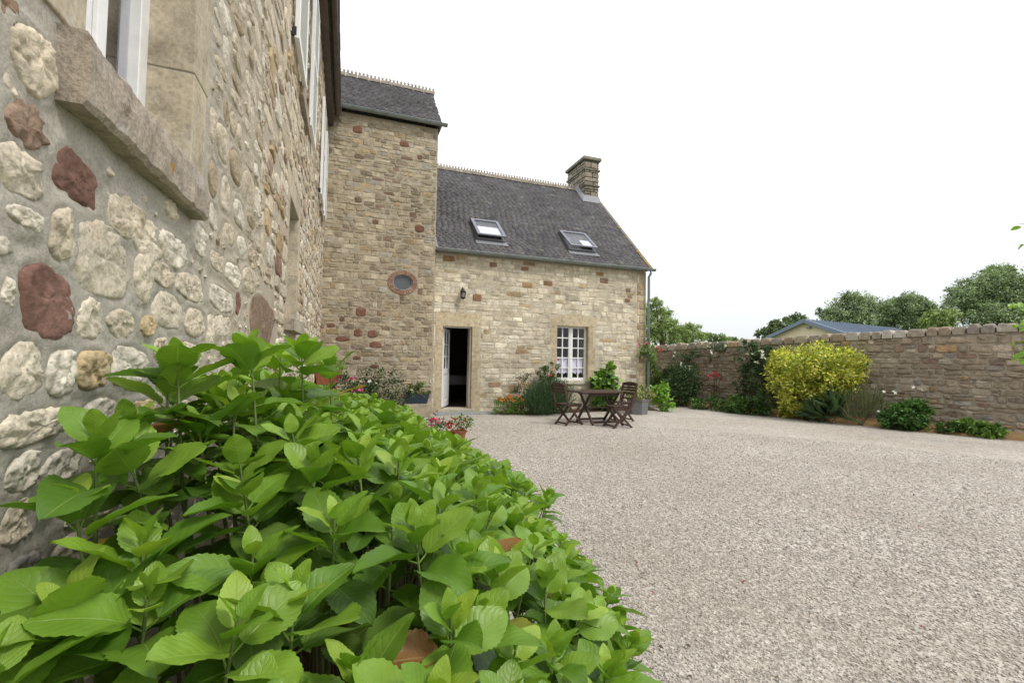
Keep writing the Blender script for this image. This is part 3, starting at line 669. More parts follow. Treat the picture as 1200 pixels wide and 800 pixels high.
mb.add(ring(.256, .206, -.02) + ring(.222, .172, -.02) + ring(.222, .172, -.1), [(k, (k + 1) % n, n + (k + 1) % n, n + k) for k in range(n)] + [(n + k, n + (k + 1) % n, 2 * n + (k + 1) % n, 2 * n + k) for k in range(n)]); oc = mb.build('window_frame', M['zinc'], tw)
mb = MB(); mb.add(ring(.25, .2, -.05), [tuple(range(n))]); mb.build('pane', M['dark_glass'], oc)
# tower roof
TRZ, TRY, TEZ, TEY = 9.22, 13.35, 7.40, TY - .12
mb = MB(); mb.add([(-.9, TEY, TEZ), (2.2, TEY, TEZ), (2.2, TRY, TRZ), (-.9, TRY, TRZ), (2.2, 15.1, TEZ), (-.9, 15.1, TEZ)], [(0, 1, 2, 3), (3, 2, 4, 5), (1, 4, 2), (0, 3, 5)]); tr = mb.build('roof', M['slate'], tw)
slates(tr, (-.9, TEY, TEZ + .004), (1, 0, 0), (0, TRY - TEY, TRZ - TEZ), 3.12, math.hypot(TRY - TEY, TRZ - TEZ) - .03)
half_gutter(M['zinc'], tw, (-.36, TEY - .06, 7.43), (2.32, TEY - .06, 7.43), .065, (0, -1, 0), .62)
def ridge_tiles(parent, x0, x1, y, z, L=.31, slope=0):
    x = x0; base = None; i = 0
    while x < x1 - .05:
        if base is None:
            mb = MB()
            sec = [(-.13, -.11), (-.06, -.02), (0, .012), (.06, -.02), (.13, -.11)]; n = len(sec)
            mb.add([(0, a, b2) for a, b2 in sec] + [(L - .01, a, b2) for a, b2 in sec], [(k, k + 1, n + k + 1, n + k) for k in range(n - 1)], (.24, .205, .165))
            mb.box((0, -.016, -.01), (L - .01, .016, .05), col=(.42, .38, .32))
            for s in (.05, .155, .26):
                mb.add([(s - .045, 0, .035), (s + .045, 0, .035), (s + .022, 0, .07), (s + .045, 0, .10), (s, 0, .155), (s - .045, 0, .10), (s - .022, 0, .07)] + [(s, .025, .08), (s, -.025, .08)],
                       [(k, (k + 1) % 7, 7) for k in range(7)] + [((k + 1) % 7, k, 8) for k in range(7)], (.44, .41, .36))
            base = mb.build('ridge_tile', M['ridge'], parent, origin=(0, 0, 0)); base.location = Vector((x, y, z)) - WP[parent.name]
        else:
            o = base.copy(); C.objects.link(o); o.location = Vector((x, y, z)) - WP[parent.name]; o.rotation_euler = (random.uniform(-.03, .03), random.uniform(-.012, .012), 0)
        x += L
ridge_tiles(tr, -.5, 2.2, TRY, TRZ + .03)

# ------------------------------------------------------------------ house
HX0, HX1, EZ, RZ, RY = 2.12, 8.72, 4.22, 7.90, 15.44
EY = D - .17
hs = thing('stone_cottage', (5.4, 15.4, 0), 'pale stone cottage with slate roof, two roof windows and open white door', 'house')
HF = Face((0, D, 0), (1, 0, 0), (0, -1, 0))
DH = (2.40, 3.20, .09, 2.27); WH = (5.70, 6.72, .84, 2.42)
hf = shell(HF, HX0 + .003, HX1, -.02, EZ - .02, [DH, WH], .5).build('wall', M['mortar'], hs)
HS = Face((HX1 + .001, 0, 0), (0, 1, 0), (1, 0, 0))
gm = shell(HS, D + .5, 18.96, -.02, EZ, [], .45)
gm.add([(HX1, D + .02, EZ), (HX1, 18.96, EZ), (HX1, RY, RZ - .06), (HX1 - .4, D + .02, EZ), (HX1 - .4, 18.96, EZ), (HX1 - .4, RY, RZ - .06)], [(0, 1, 2), (3, 5, 4)])
hg = gm.build('wall', M['mortar'], hs)
mb = MB(); mb.box((HX0, 18.5, 0), (HX1 - .46, 18.95, EZ)); mb.build('wall', M['mortar'], hs)
lint_d = (2.20, 3.42, 2.27, 2.62); lint_w = (5.45, 7.0, 2.42, 2.76)
jam = [(2.21, 2.40, .0, .6), (2.25, 2.40, .606, 1.25), (2.2, 2.40, 1.256, 1.8), (2.24, 2.40, 1.806, 2.265),
       (3.20, 3.44, .0, .62), (3.20, 3.36, .626, 1.15), (3.20, 3.42, 1.156, 1.7), (3.20, 3.37, 1.706, 2.265),
       (5.50, 5.70, .72, 1.2), (5.55, 5.70, 1.206, 1.75), (5.49, 5.70, 1.756, 2.415), (6.72, 6.88, .72, 1.3), (6.72, 6.95, 1.306, 1.8), (6.72, 6.87, 1.806, 2.415)]
sill_ = (5.52, 6.9, .74, .835)
blocks(HF, jam, M['dressed'], hf, back=.25, col=(.52, .43, .29)); 
mb = MB(); mb.col = (.55, .46, .31); mb.box((lint_d[0], lint_d[2] - .004, -.25), (lint_d[1], lint_d[3], .008), M=lambda p: HF.P(*p)); mb.build('lintel', M['dressed'], hf, bevel=.005)
mb = MB(); mb.col = (.53, .44, .30); n = 8      # slightly arched head stone over the window
fr = [(lint_w[0], 2.416), (lint_w[1], 2.416)] + [(lint_w[1] - (lint_w[1] - lint_w[0]) * k / n, 2.62 + .15 * math.sin(math.pi * k / n)) for k in range(n + 1)]
q = [HF.P(a, b2, .008) for a, b2 in fr] + [HF.P(a, b2, -.25) for a, b2 in fr]; L_ = len(fr)
mb.add(q, [tuple(range(L_)), tuple(range(L_, 2 * L_))[::-1]] + [(k, k + L_, (k + 1) % L_ + L_, (k + 1) % L_) for k in range(L_)]); mb.build('lintel', M['dressed'], hf)
blocks(HF, [sill_], M['dressed'], hf, name='window_sill', prot=.05, back=.3, col=(.55, .5, .4))
HL = Layer(); hh = [(2.2, 3.43, -.1, 2.62), (5.5, 6.93, .70, 2.68)]
for x, y, w_, h_ in ((526,303,14,7),(578,310,9,6),(615,315,10,5),(642,332,12,6),(618,334,14,7),(559,349,11,8),(703,321,11,5),(708,329,12,7),(736,340,8,5),(735,352,8,5),(717,436,8,6),(711,444,9,5),(661,452,10,4),(656,459,9,4)):
    p = on(1, D, x, y); w, h = w_ * .023, h_ * .022; hh.append((p.x - w / 2, p.x + w / 2, p.z - h / 2, p.z + h / 2))
    HL.put(HF, p.x, p.z, w, h, .016, random.choice([(.27, .16, .09), (.33, .2, .1), (.38, .25, .12), (.25, .17, .12)]), M['sq_stone'], n=8, sq=6, rough=.1, tilt=.06)
for a, b2, c, d in courses(HX0 + .03, HX1 - .32, .0, EZ - .05, .09, .17, .16, .5):
    cc = clip(a, b2, c, d, hh[2:]); cc = cc and clip(*cc, hh[:2])
    if not cc: continue
    gap_put(HL, HF, *cc, HOUSE, M['sq_stone'], (.003, .012), .012, n=8, sq=6, rough=.13, tilt=.07, rot=random.uniform(-.03, .03))
v = 0; k = 0
while v < EZ - .1:
    h = min(random.uniform(.16, .27), EZ - .06 - v); w = .32 if k % 2 == 0 else .24
    HL.put(HF, HX1 - w / 2 - .005, v + h / 2, w - .012, h - .014, .016, pick([(1, (.52, .43, .29)), (1, (.45, .35, .22))]), M['sq_stone'], n=8, sq=10, rough=.03, tilt=.02)
    if w < .3: HL.put(HF, HX1 - .285, v + h / 2, .07, h - .02, .012, pick(HOUSE), M['sq_stone'], n=8, sq=8, rough=.04)
    v += h; k += 1
for a, b2, c, d in courses(D + .02, 18.9, 0, EZ - .05, .1, .2, .2, .5): gap_put(HL, HS, a, b2, c, d, HOUSE, M['sq_stone'], (.007, .02), .014, n=8, sq=7, rough=.07)
HL.build(hf, M['sq_stone'])
# brick patch under the window
for i in range(5):
    for j in range(2):
        a = 5.62 + j * .17; v = .26 + i * .085; mb = MB(); mb.col = random.choice([(.42, .24, .15), (.45, .3, .2), (.36, .2, .13)]); mb.box((a, v, -.02), (a + .15, v + .065, .024 + random.uniform(0, .004)), M=lambda p: HF.P(*p)); mb.build('brick', M['brick'], hf, bevel=.003)
# door leaf, frame, threshold
mb = MB(); mb.box((2.40, .095, -.18), (2.425, 2.265, -.12), M=lambda p: HF.P(*p)); mb.box((3.172, .095, -.20), (3.198, 2.265, -.12), M=lambda p: HF.P(*p)); mb.box((2.425, 2.235, -.19), (3.172, 2.265, -.12), M=lambda p: HF.P(*p)); mb.build('door_frame', M['white'], hs)
hinge = Vector((2.43, D + .19, .12)); dd = Vector((.33, .72, 0)).normalized(); dn = Vector((dd.y, -dd.x, 0))
def DM(p): return hinge + dd * p[0] + dn * p[1] + Vector((0, 0, p[2]))
mb = MB(); w_, h_ = .76, 2.1
for lo, hi in (((0, 0, 0), (.09, .04, h_)), ((w_ - .09, 0, 0), (w_, .04, h_)), ((.09, 0, 0), (w_ - .09, .04, .16)), ((.09, 0, h_ - .1), (w_ - .09, .04, h_)), ((.09, 0, .88), (w_ - .09, .04, 1.02))): mb.box(lo, hi, M=DM)
mb.box((.09, .012, .16), (w_ - .09, .028, .88), M=DM); mb.box((.15, .006, .24), (w_ - .15, .034, .8), M=DM)
dr = mb.build('door', M['white'], hs, bevel=.003)
for i in range(2):
    for j in range(3):
        x0 = .09 + (w_ - .18) * i / 2; z0 = 1.02 + (h_ - .1 - 1.02) * j / 3; g = MB(); g.box((x0 + .003, .016, z0 + .003), (x0 + (w_ - .18) / 2 - .003, .022, z0 + (h_ - 1.12) / 3 - .003), M=DM); g.build('pane', M['glass'], dr)
k = MB(); k.box((w_ / 2 - .012, .008, 1.02), (w_ / 2 + .012, .034, h_ - .1), M=DM)
for j in (1, 2): k.box((.09, .009, 1.02 + (h_ - 1.12) * j / 3 - .012), (w_ - .09, .033, 1.02 + (h_ - 1.12) * j / 3 + .012), M=DM)
k.build('glazing_bar', M['white'], dr)
k = MB(); k.tube([DM((w_ - .05, .04, 1.0)), DM((w_ - .05, .09, 1.0)), DM((w_ - .15, .09, 1.0))], .009, 6); k.build('handle', M['black'], dr)
mb = MB(); mb.col = (.5, .45, .36); mb.box((2.30, .0, -.3), (3.30, .088, .07), M=lambda p: HF.P(*p)); mb.build('threshold', M['dressed'], hs, bevel=.006)
mb = MB(); mb.box((2.18, D - .52, -.02), (3.8, D - .075, .03)); mb.build('doorstep_slab', M['step'], hs, bevel=.006)
wn_ = casement(HF, hs, 5.70, 6.72, .84, 2.42, -.14, 2, 5, fr=.06, mull=.13, bar=.03)
mb = MB(); nn_ = 60                                     # lace half-curtain with a scalloped hem
for side in ((5.78, 6.15), (6.27, 6.64)):
    vs_ = []
    for i in range(nn_ + 1):
        u = side[0] + (side[1] - side[0]) * i / nn_; d = -.205 + .008 * math.sin(u * 60); vs_ += [HF.P(u, 1.50, d), HF.P(u, 1.02 + .045 * abs(math.sin(u * 26)), d)]
    mb.add(vs_, [(2 * i, 2 * i + 1, 2 * i + 3, 2 * i + 2) for i in range(nn_)])
mb.build('curtain', M['curtain'], hs)
# room behind
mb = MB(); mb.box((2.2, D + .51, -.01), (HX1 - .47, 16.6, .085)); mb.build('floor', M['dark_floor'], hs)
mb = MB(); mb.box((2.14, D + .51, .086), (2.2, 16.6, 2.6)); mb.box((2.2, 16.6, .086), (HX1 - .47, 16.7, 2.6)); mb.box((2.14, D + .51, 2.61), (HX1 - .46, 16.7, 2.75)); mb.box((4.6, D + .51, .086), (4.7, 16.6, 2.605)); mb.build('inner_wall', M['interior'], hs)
tb = thing('dining_table', (3.5, 15.7, .086), 'dining table under a white cloth inside the dark doorway', 'table')
mb = MB(); n = 40; vs_ = []
for i in range(n):
    t = 2 * math.pi * i / n; c_, s_ = math.cos(t), math.sin(t); r = (abs(c_) ** 5 + abs(s_) ** 5) ** -.2
    for z, k in ((.84, 1), (.55, 1.03 + .03 * math.sin(i * 2.2))): vs_.append((3.5 + c_ * r * .55 * k, 15.7 + s_ * r * .8 * k, z))
mb.add(vs_, [(2 * i, 2 * i + 1, (2 * i + 3) % (2 * n), (2 * i + 2) % (2 * n)) for i in range(n)] + [tuple(2 * i for i in range(n))]); mb.build('tablecloth', M['cloth'], tb)
for sx in (-.45, .45):
    for sy in (-.7, .7): mb = MB(); mb.box((3.5 + sx - .03, 15.7 + sy - .03, .086), (3.5 + sx + .03, 15.7 + sy + .03, .83)); mb.build('leg', M['teak'], tb)
# roof
RU = Vector((0, RY - EY, RZ - (EZ + .04))); RL = RU.length; RUn = RU.normalized(); RNn = Vector((0, -RUn.z, RUn.y)); RC = Vector((HX0 + .005, EY, EZ + .04))
mb = MB(); z0 = EZ + .02
mb.add([(HX0 + .005, EY, z0), (HX1 + .1, EY, z0), (HX1 + .1, RY, RZ - .02), (HX0 + .005, RY, RZ - .02), (HX1 + .1, 19.15, z0), (HX0 + .005, 19.15, z0)], [(0, 1, 2, 3), (3, 2, 4, 5)]); hr = mb.build('roof', M['slate'], hs)
slates(hr, RC, (1, 0, 0), RU, HX1 + .1 - HX0, RL - .02)
slates(hr, Vector((HX0 + .005, 19.16, EZ + .04)), (1, 0, 0), (0, -(19.16 - RY), RZ - EZ - .04), HX1 + .1 - HX0, RL - .05)
ridge_tiles(hr, HX0 + .02, 8.05, RY, RZ + .04)
mb = MB()                                            # lichened verge strip on the gable edge
for i in range(34):
    s0, s1 = RL * i / 34, RL * (i + 1) / 34 - .01; P = lambda s, x, h: Vector((x, EY, EZ + .04)) + RUn * s + RNn * h
    c_ = random.choice([(.24, .2, .13), (.3, .22, .08), (.2, .19, .17)])
    q = [P(s0, HX1 + .02, -.04), P(s0, HX1 + .13, -.04), P(s1, HX1 + .13, -.04), P(s1, HX1 + .02, -.04), P(s0, HX1 + .02, .03), P(s0, HX1 + .13, .03), P(s1, HX1 + .13, .028), P(s1, HX1 + .02, .028)]
    mb.add(q, [(0, 3, 2, 1), (4, 5, 6, 7), (0, 1, 5, 4), (1, 2, 6, 5), (2, 3, 7, 6), (3, 0, 4, 7)], c_)
mb.build('verge', M['slate'], hr)
half_gutter(M['zinc'], hs, (HX0 + .02, EY - .05, EZ + .03), (HX1 + .17, EY - .05, EZ + .03), .065, (0, -1, 0), .8)
mb = MB(); mb.bar((HX0 + .03, EY + .1, EZ - .0), (HX1, EY + .1, EZ - .0), .16, .03); mb.build('eaves_board', M['zinc'], hs)
# flashing against the tower
mb = MB(); mb.add([RC + Vector((.0, 0, .03)), RC + Vector((.07, 0, .03)), RC + Vector((.07, .5, .53)), RC + Vector((.0, .5, .53)), RC + Vector((.0, 0, .16)), RC + Vector((.0, .5, .66))], [(0, 1, 2, 3), (0, 3, 5, 4)]); mb.build('flashing', M['lead'], hr)
# skylights
def skylight(u0, u1, s0, s1, white_panel, label):
    P = lambda u, s, h: Vector((u, EY, EZ + .04)) + RUn * s + RNn * h
    mb = MB(); 
    k = .085
    for a, b2, c, e in ((u0, u0 + k, s0, s1), (u1 - k, u1, s0, s1), (u0 + k, u1 - k, s0, s0 + k), (u0 + k, u1 - k, s1 - k, s1)): mb.box((a, c, -.02), (b2, e, .07), M=lambda p: P(*p))
    fr_ = mb.build('skylight', M['dark_frame'], hs, label=label)
    ang = math.radians(6); Q = lambda u, s, h: P(u, s1 - (s1 - s) * math.cos(ang) + h * math.sin(ang) * -1, .08 + (s1 - s) * math.sin(ang) + h)
    sash = MB()
    for a, b2, c, e in ((u0, u0 + k, s0, s1), (u1 - k, u1, s0, s1), (u0 + k, u1 - k, s0, s0 + k * .8), (u0 + k, u1 - k, s1 - k * 1.1, s1)): sash.box((a, c, 0), (b2, e, .035), M=lambda p: Q(*p), col=(1.7, 1.75, 1.9))
    sash.build('sash', M['dark_frame'], fr_)
    mb = MB(); mb.box((u0 + k, s0 + k * .8, .012), (u1 - k, s1 - k * 1.1, .017), M=lambda p: Q(*p)); mb.build('pane', M['glass'], fr_)
    mb = MB(); mb.box((u0 + k, s0, -.018), (u1 - k, s1, -.01), M=lambda p: P(*p)); mb.build('dark_backing', M['black'], fr_)  # black sheet standing in for the unlit space behind the glass
    mb = MB(); a, b2, c, e = white_panel; mb.box((u0 + k + (u1 - u0 - 2 * k) * a, s0 + (s1 - s0) * c, .0), (u0 + k + (u1 - u0 - 2 * k) * b2, s0 + (s1 - s0) * e, .004), M=lambda p: Q(p[0], p[1], p[2] - .02)); mb.build('white_panel', M['white'], fr_)  # white panel close under part of the pane
    mb = MB(); mb.box((u0 - .03, s0 - .17, .017), (u1 + .05, s0 + .02, .03), M=lambda p: P(*p)); mb.box((u1 - .12, s0 - .19, .03), (u1 + .06, s0 - .1, .045), M=lambda p: P(*p)); mb.build('flashing', M['lead'], fr_)
sl_of = lambda z: (z - EZ - .04) / RUn.z
skylight(3.32, 4.15, sl_of(4.67), sl_of(5.42), (.0, 1., .08, .6), 'left roof window with a pale panel behind its lower half')
skylight(6.15, 7.06, sl_of(4.65), sl_of(5.38), (.55, 1., .1, .5), 'right roof window nearer the chimney, mostly dark glass')
# chimney
chx0, chx1, chy0, chy1 = 8.20, 8.80, 14.95, 16.35
mb = MB(); mb.box((chx0 + .03, chy0 + .03, 7.0), (chx1 - .03, chy1 - .03, 8.9)); mb.col = (.2, .19, .15)
mb.c = [(.2, .19, .15)] * len(mb.c); ch = mb.build('chimney', M['chimney_stone'], hr)
CHL = Layer()
for fc, (a0, a1) in ((Face((0, chy0, 0), (1, 0, 0), (0, -1, 0)), (chx0, chx1)), (Face((chx0, 0, 0), (0, 1, 0), (-1, 0, 0)), (chy0, chy1)), (Face((chx1, 0, 0), (0, 1, 0), (1, 0, 0)), (chy0, chy1))):
    for a, b2, c, d in courses(a0, a1, 7.0, 8.86, .14, .22, .22, .5):
        CHL.put(fc, (a + b2) / 2, (c + d) / 2, b2 - a - .02, d - c - .02, .02, pick([(3, (.32, .275, .22)), (2, (.25, .22, .18)), (1, (.38, .33, .26))]), M['chimney_stone'], n=8, sq=7, rough=.07, tilt=.05)
for q in CHL.st: q[2][:] = [p - Vector((0, 0, 0)) for p in q[2]]
mbs = MB()
for s_, p_, P_, f_, c_, m_, fi_ in CHL.st: mbs.add(P_, f_, c_)
mbs.build('stone', M['chimney_stone'], hr, kind='stuff')
def slab(x0, x1, y0, y1, z0, z1, col, name, b=.02):
    mb = MB(); mb.col = col; mb.box((x0, y0, z0), (x1, y1, z1)); mb.build(name, M['chimney_stone'], hr, bevel=b)
slab(chx0 - .08, chx1 + .08, chy0 - .08, chy1 + .08, 8.90, 9.02, (.24, .23, .18), 'chimney_cap')
slab(chx0 - .05, chx1 + .05, chy0 - .05, chy1 + .05, 8.52, 8.58, (.2, .19, .15), 'chimney_band', .01)
slab(chx0 - .04, chx1 + .04, chy0 - .04, chy1 + .04, 7.93, 7.98, (.2, .19, .15), 'chimney_band', .01)
mb = MB(); mb.lathe([(.09, 0), (.09, .1), (.16, .11), (.17, .14), (.12, .18), (0, .19)], (8.46, 15.4, 9.02), 16); mb.build('chimney_cowl', M['black'], hr, smooth=False)
mb = MB()                                            # pale mortar fillet round the chimney foot
fz = lambda y: EZ + .04 + (y - EY) * RUn.z / RUn.y
q = [(chx0 - .16, chy0 - .2), (chx1 + .02, chy0 - .2), (chx1 + .02, chy0 + .0), (chx0 - .0, chy0)]
mb.add([(x, y, fz(y) + .03) for x, y in q[:2]] + [(chx1 + .02, chy0 - .015, fz(chy0) + .14), (chx0 - .02, chy0 - .015, fz(chy0) + .14), (chx0 - .16, RY, fz(RY) + .05), (chx0 - .02, RY, fz(RY) + .22)], [(0, 1, 2, 3), (0, 3, 5, 4)]); mb.build('flashing', M['lead'], hr)
# downpipe
mb = MB(); xx = HX1 + .01; yy = D - .13
mb.tube([(xx + .01, EY - .05, EZ - .03), (xx + .01, EY - .05, EZ - .1), (xx, yy, EZ - .2), (xx, yy, .02)], .04, 10); dp = mb.build('downpipe', M['pipe'], hs, smooth=True)
for z in (.6, 1.9, 3.2): mb = MB(); mb.tube([(xx, yy, z), (xx, yy, z + .05)], .048, 10); mb.build('pipe_collar', M['pipe'], dp)
# lantern
lt = thing('wall_lantern', (2.88, D - .02, 3.15), 'small black iron lantern fixed to the wall above the cottage door', 'lantern')
mb = MB(); mb.box((2.86, D - .04, 3.05), (2.90, D - .015, 3.26)); mb.tube([(2.88, D - .03, 3.22), (2.88, D - .12, 3.30), (2.88, D - .17, 3.25)], .011, 6); mb.build('bracket', M['black'], lt)
mb = MB(); mb.lathe([(.0, .13), (.03, .11), (.085, .05), (.085, .04)], (2.88, D - .17, 3.12), 6); mb.lathe([(.07, -.14), (.05, -.17), (0, -.19)], (2.88, D - .17, 3.16), 6); mb.build('lantern_cap', M['black'], lt)
mb = MB()
for k in range(6):
    a = math.pi * k / 3; mb.bar((2.88 + .072 * math.cos(a), D - .17 + .072 * math.sin(a), 3.165), (2.88 + .055 * math.cos(a), D - .17 + .055 * math.sin(a), 3.02), .011, .011)
mb.build('cage', M['black'], lt)
mb = MB(); mb.lathe([(.064, .045), (.048, -.1)], (2.88, D - .17, 3.12), 6); mb.build('pane', M['glass'], lt)

# ------------------------------------------------------------------ garden wall
gw = thing('garden_wall', (12, 9, 0), 'long rough stone garden wall with coping stones closing the courtyard', 'wall')
GF = Face(GW_A, GU, GN); GLn = (GW_B - GW_A).length
gy = lambda u: (GW_A + GU * u).y
gtop = lambda u: 2.42 + (1.98 - 2.42) * (gy(u) - 4.6) / (14.4 - 4.6)
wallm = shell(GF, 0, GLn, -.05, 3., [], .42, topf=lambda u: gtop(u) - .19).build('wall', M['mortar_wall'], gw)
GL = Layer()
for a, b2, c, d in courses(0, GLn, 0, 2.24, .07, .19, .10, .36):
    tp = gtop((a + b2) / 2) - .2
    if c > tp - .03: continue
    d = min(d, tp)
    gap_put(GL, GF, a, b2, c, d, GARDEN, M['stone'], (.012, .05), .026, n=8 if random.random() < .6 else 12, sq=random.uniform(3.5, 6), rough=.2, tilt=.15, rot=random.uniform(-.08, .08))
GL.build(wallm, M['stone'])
u = 0; 
while u < GLn - .1:
    w = random.uniform(.2, .36) if u < 12 else random.uniform(.22, .34); h = random.uniform(.17, .235); z0 = gtop(u + w / 2) - .2
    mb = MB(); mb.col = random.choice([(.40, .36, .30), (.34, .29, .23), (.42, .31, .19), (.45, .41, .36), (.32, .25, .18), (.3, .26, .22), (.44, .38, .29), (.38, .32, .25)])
    g = .012; j = lambda k: random.uniform(-k, k); x0, x1 = u + g, u + w - g; vs_ = []
    for d_ in (.05 + j(.02), -.2, -.45 + j(.02)):
        for (a, b2) in ((x0 + j(.01), z0 + .002), (x0 - j(.008), z0 + h * .6), (x0 + .03 + j(.012), z0 + h + j(.012)), (x1 - .03 + j(.012), z0 + h + j(.014)), (x1 + j(.008), z0 + h * .55), (x1 + j(.01), z0 + .002)): vs_.append(GF.P(a, b2 + (.015 if d_ == -.2 and b2 > z0 + .1 else 0), d_ - (.03 if d_ > 0 and b2 > z0 + h * .8 else 0)))
    fs = [(0, 1, 2, 3, 4, 5), (17, 16, 15, 14, 13, 12)] + [(r * 6 + k, (r + 1) * 6 + k, (r + 1) * 6 + (k + 1) % 6, r * 6 + (k + 1) % 6) for r in range(2) for k in range(6)]
    mb.add(vs_, fs); mb.build('coping_stone', M['stone'], wallm, bevel=.01); u += w
# sandy border in front of the wall
mb = MB(); n = 120; vs_ = []
for i in range(n + 1):
    u = GLn * i / n
    wd = .42 + .1 * noise.noise(Vector((u * .9, 0, 0))) + (.35 if u > 6.2 else .35 * max(0, (u - 4.4) / 1.8))
    for k, (f_, z) in enumerate(((0, .13), (.35, .12), (.7, .08), (.92, .035), (1.0, -.006))): vs_.append(GF.P(u, z + (.025 * noise.noise(Vector((u * 3, k, 2))) if k < 4 else 0), wd * f_ + .0))
mb.add(vs_, [(i * 5 + k, (i + 1) * 5 + k, (i + 1) * 5 + k + 1, i * 5 + k + 1) for i in range(n) for k in range(4)]); bo = mb.build('soil_border', M['sand_soil'], smooth=True, origin=(0, 0, 0)); bo['kind'] = 'structure'
mb = MB(); mb.add([(-.55, -1, .02), (.75, -1, .02), (.85, 3.5, .02), (.7, 7.3, .02), (1.0, 11.7, .02), (-.55, 11.7, .02)], [(0, 1, 2, 3, 4, 5)]); bo = mb.build('planting_bed', M['soil'], origin=(0, 0, 0)); bo['kind'] = 'structure'
mb = MB(); mb.add([(3.85, 11.9, .015), (3.8, 11.25, .015), (4.6, 10.95, .015), (5.7, 11.2, .015), (7.6, 11.35, .015), (8.7, 11.2, .015), (8.9, 11.9, .015)], [(0, 1, 2, 3, 4, 5, 6)]); bo = mb.build('house_bed', M['soil'], origin=(0, 0, 0)); bo['kind'] = 'structure'

# ------------------------------------------------------------------ foliage
def leaves_np(P, Dn, Nn, Lg, Wd, col, fold=.25):
    """n folded rhombic leaves: P base, Dn direction, Nn approx normal"""
    Dn = Dn / np.linalg.norm(Dn, axis=1, keepdims=True); Sd = np.cross(Dn, Nn); Sd /= np.linalg.norm(Sd, axis=1, keepdims=True) + 1e-9; Up = np.cross(Sd, Dn)
    L1, W1 = Lg[:, None], Wd[:, None]
    b = P; mdl = P + Dn * L1 * .45 + Up * W1 * 0; l = P + Dn * L1 * .42 - Sd * W1 / 2 + Up * W1 * fold; r = P + Dn * L1 * .42 + Sd * W1 / 2 + Up * W1 * fold; tp = P + Dn * L1 - Up * L1 * .12
    V = np.stack([b, r, tp, l, mdl], 1).reshape(-1, 3); F = np.array([(0, 1, 4), (1, 2, 4), (2, 3, 4), (3, 0, 4)])
    F = (F[None] + (np.arange(len(P)) * 5)[:, None, None]).reshape(-1, 3); return V, F, np.repeat(col, 5, 0)
def unit(n): v = RN.normal(size=(n, 3)); return v / np.linalg.norm(v, axis=1, keepdims=True)
def cloud(blobs, n, ls, pal, asp=.5, clump=30, cs=.16, spiky=0., drop=0., lowcut=None):
    """clumped leaves through a set of ellipsoids (centre, radii)"""
    vol = np.array([b[1][0] * b[1][1] * b[1][2] for b in blobs]) ** .67; nb = (n * vol / vol.sum()).astype(int)
    Ps, Ds, Ns, Ls, Cs = [], [], [], [], []; pal = np.array(pal, float)
    for (c, r), k in zip(blobs, nb):
        if k < 1: continue
        c, r = np.array(c), np.array(r); nc = max(4, k // clump); cd = unit(nc); cr_ = .62 + .42 * RN.random(nc) ** .7; cr_[RN.random(nc) < .2] *= .75
        cc = c + cd * r * cr_[:, None]; idx = RN.integers(0, nc, k); off = RN.normal(size=(k, 3)) * cs * r.mean()
        P = cc[idx] + off; outd = cd[idx]
        if spiky: D_ = outd * .5 + np.array([0, 0, spiky]) + unit(k) * .35
        else: D_ = outd * .7 + unit(k) * .9 + np.array([0, 0, .15 - drop])
        N_ = outd * .6 + unit(k) * .6 + np.array([0, 0, .8])
        Ps.append(P); Ds.append(D_); Ns.append(N_); Ls.append(ls * (.6 + .8 * RN.random(k)))
        tint = (.62 + .66 * RN.random(nc))[idx][:, None]; Cs.append(pal[RN.integers(0, len(pal), k)] * tint * (.85 + .3 * RN.random((k, 1))))
    P, D_, N_, L_, Cl = map(np.concatenate, (Ps, Ds, Ns, Ls, Cs))
    if lowcut is not None: q = P[:, 2] > lowcut; P, D_, N_, L_, Cl = P[q], D_[q], N_[q], L_[q], Cl[q]
    return leaves_np(P, D_, N_, L_, L_ * asp, Cl)
def flowers_np(pts, r, pal, facing=None):
    """five-petalled blossoms"""
    V = []; F = []; Cc = []
    for p in pts:
        c = np.array(pal[random.randrange(len(pal))]) * random.uniform(.85, 1.15); nrm = Vector((random.uniform(-.7, .7), random.uniform(-1, .3), random.uniform(0, .9))).normalized(); u = nrm.orthogonal().normalized(); w = nrm.cross(u); s = r * random.uniform(.7, 1.2); b = len(V)
        V.append(tuple(Vector(p)))
        for k in range(10):
            a = math.pi * k / 5; rr = s if k % 2 == 0 else s * .5; V.append(tuple(Vector(p) + (u * math.cos(a) + w * math.sin(a)) * rr + nrm * (s * .35)))
        F += [(b, b + 1 + k, b + 1 + (k + 1) % 10) for k in range(10)]; Cc += [c] * 11
    return V, F, Cc
def shrub(name, loc, label, cat, blobs, n, ls, pal, mt=None, stems=5, flowers=None, group=None, sc=None, **k):
    """blobs relative to loc"""
    r = thing(name, loc, label, cat, group); L = Vector(loc)
    V, F, Cc = cloud([(b[0], b[1]) for b in blobs], n, ls, pal, lowcut=-loc[2] + .01 if loc[2] < .3 else None, **k)
    me = npmesh('foliage', V, F, Cc); place('foliage', me, mt or M['leaf'], r, loc, kind='stuff')
    for i in range(stems):
        b = blobs[i % len(blobs)]; t_ = Vector(b[0]) + Vector([random.uniform(-.5, .5) * q for q in b[1]]); a = Vector((random.uniform(-.08, .08), random.uniform(-.08, .08), 0))
        mb = MB(); mb.col = sc or (.12, .09, .05); mid = (a + t_) / 2 + Vector((random.uniform(-.05, .05), random.uniform(-.05, .05), 0)); mb.tube([L + a, L + mid, L + t_], [.012, .008, .004], 5); mb.build('stem', M['stem'], r)
    for (pts, rad, fp) in (flowers or []):
        V, F, Cc = flowers_np([L + Vector(p) for p in pts], rad, fp); me = npmesh('blossom', np.array(V) - np.array(L), F, Cc); place('blossom', me, M['flower'], r, loc, kind='stuff')
    return r
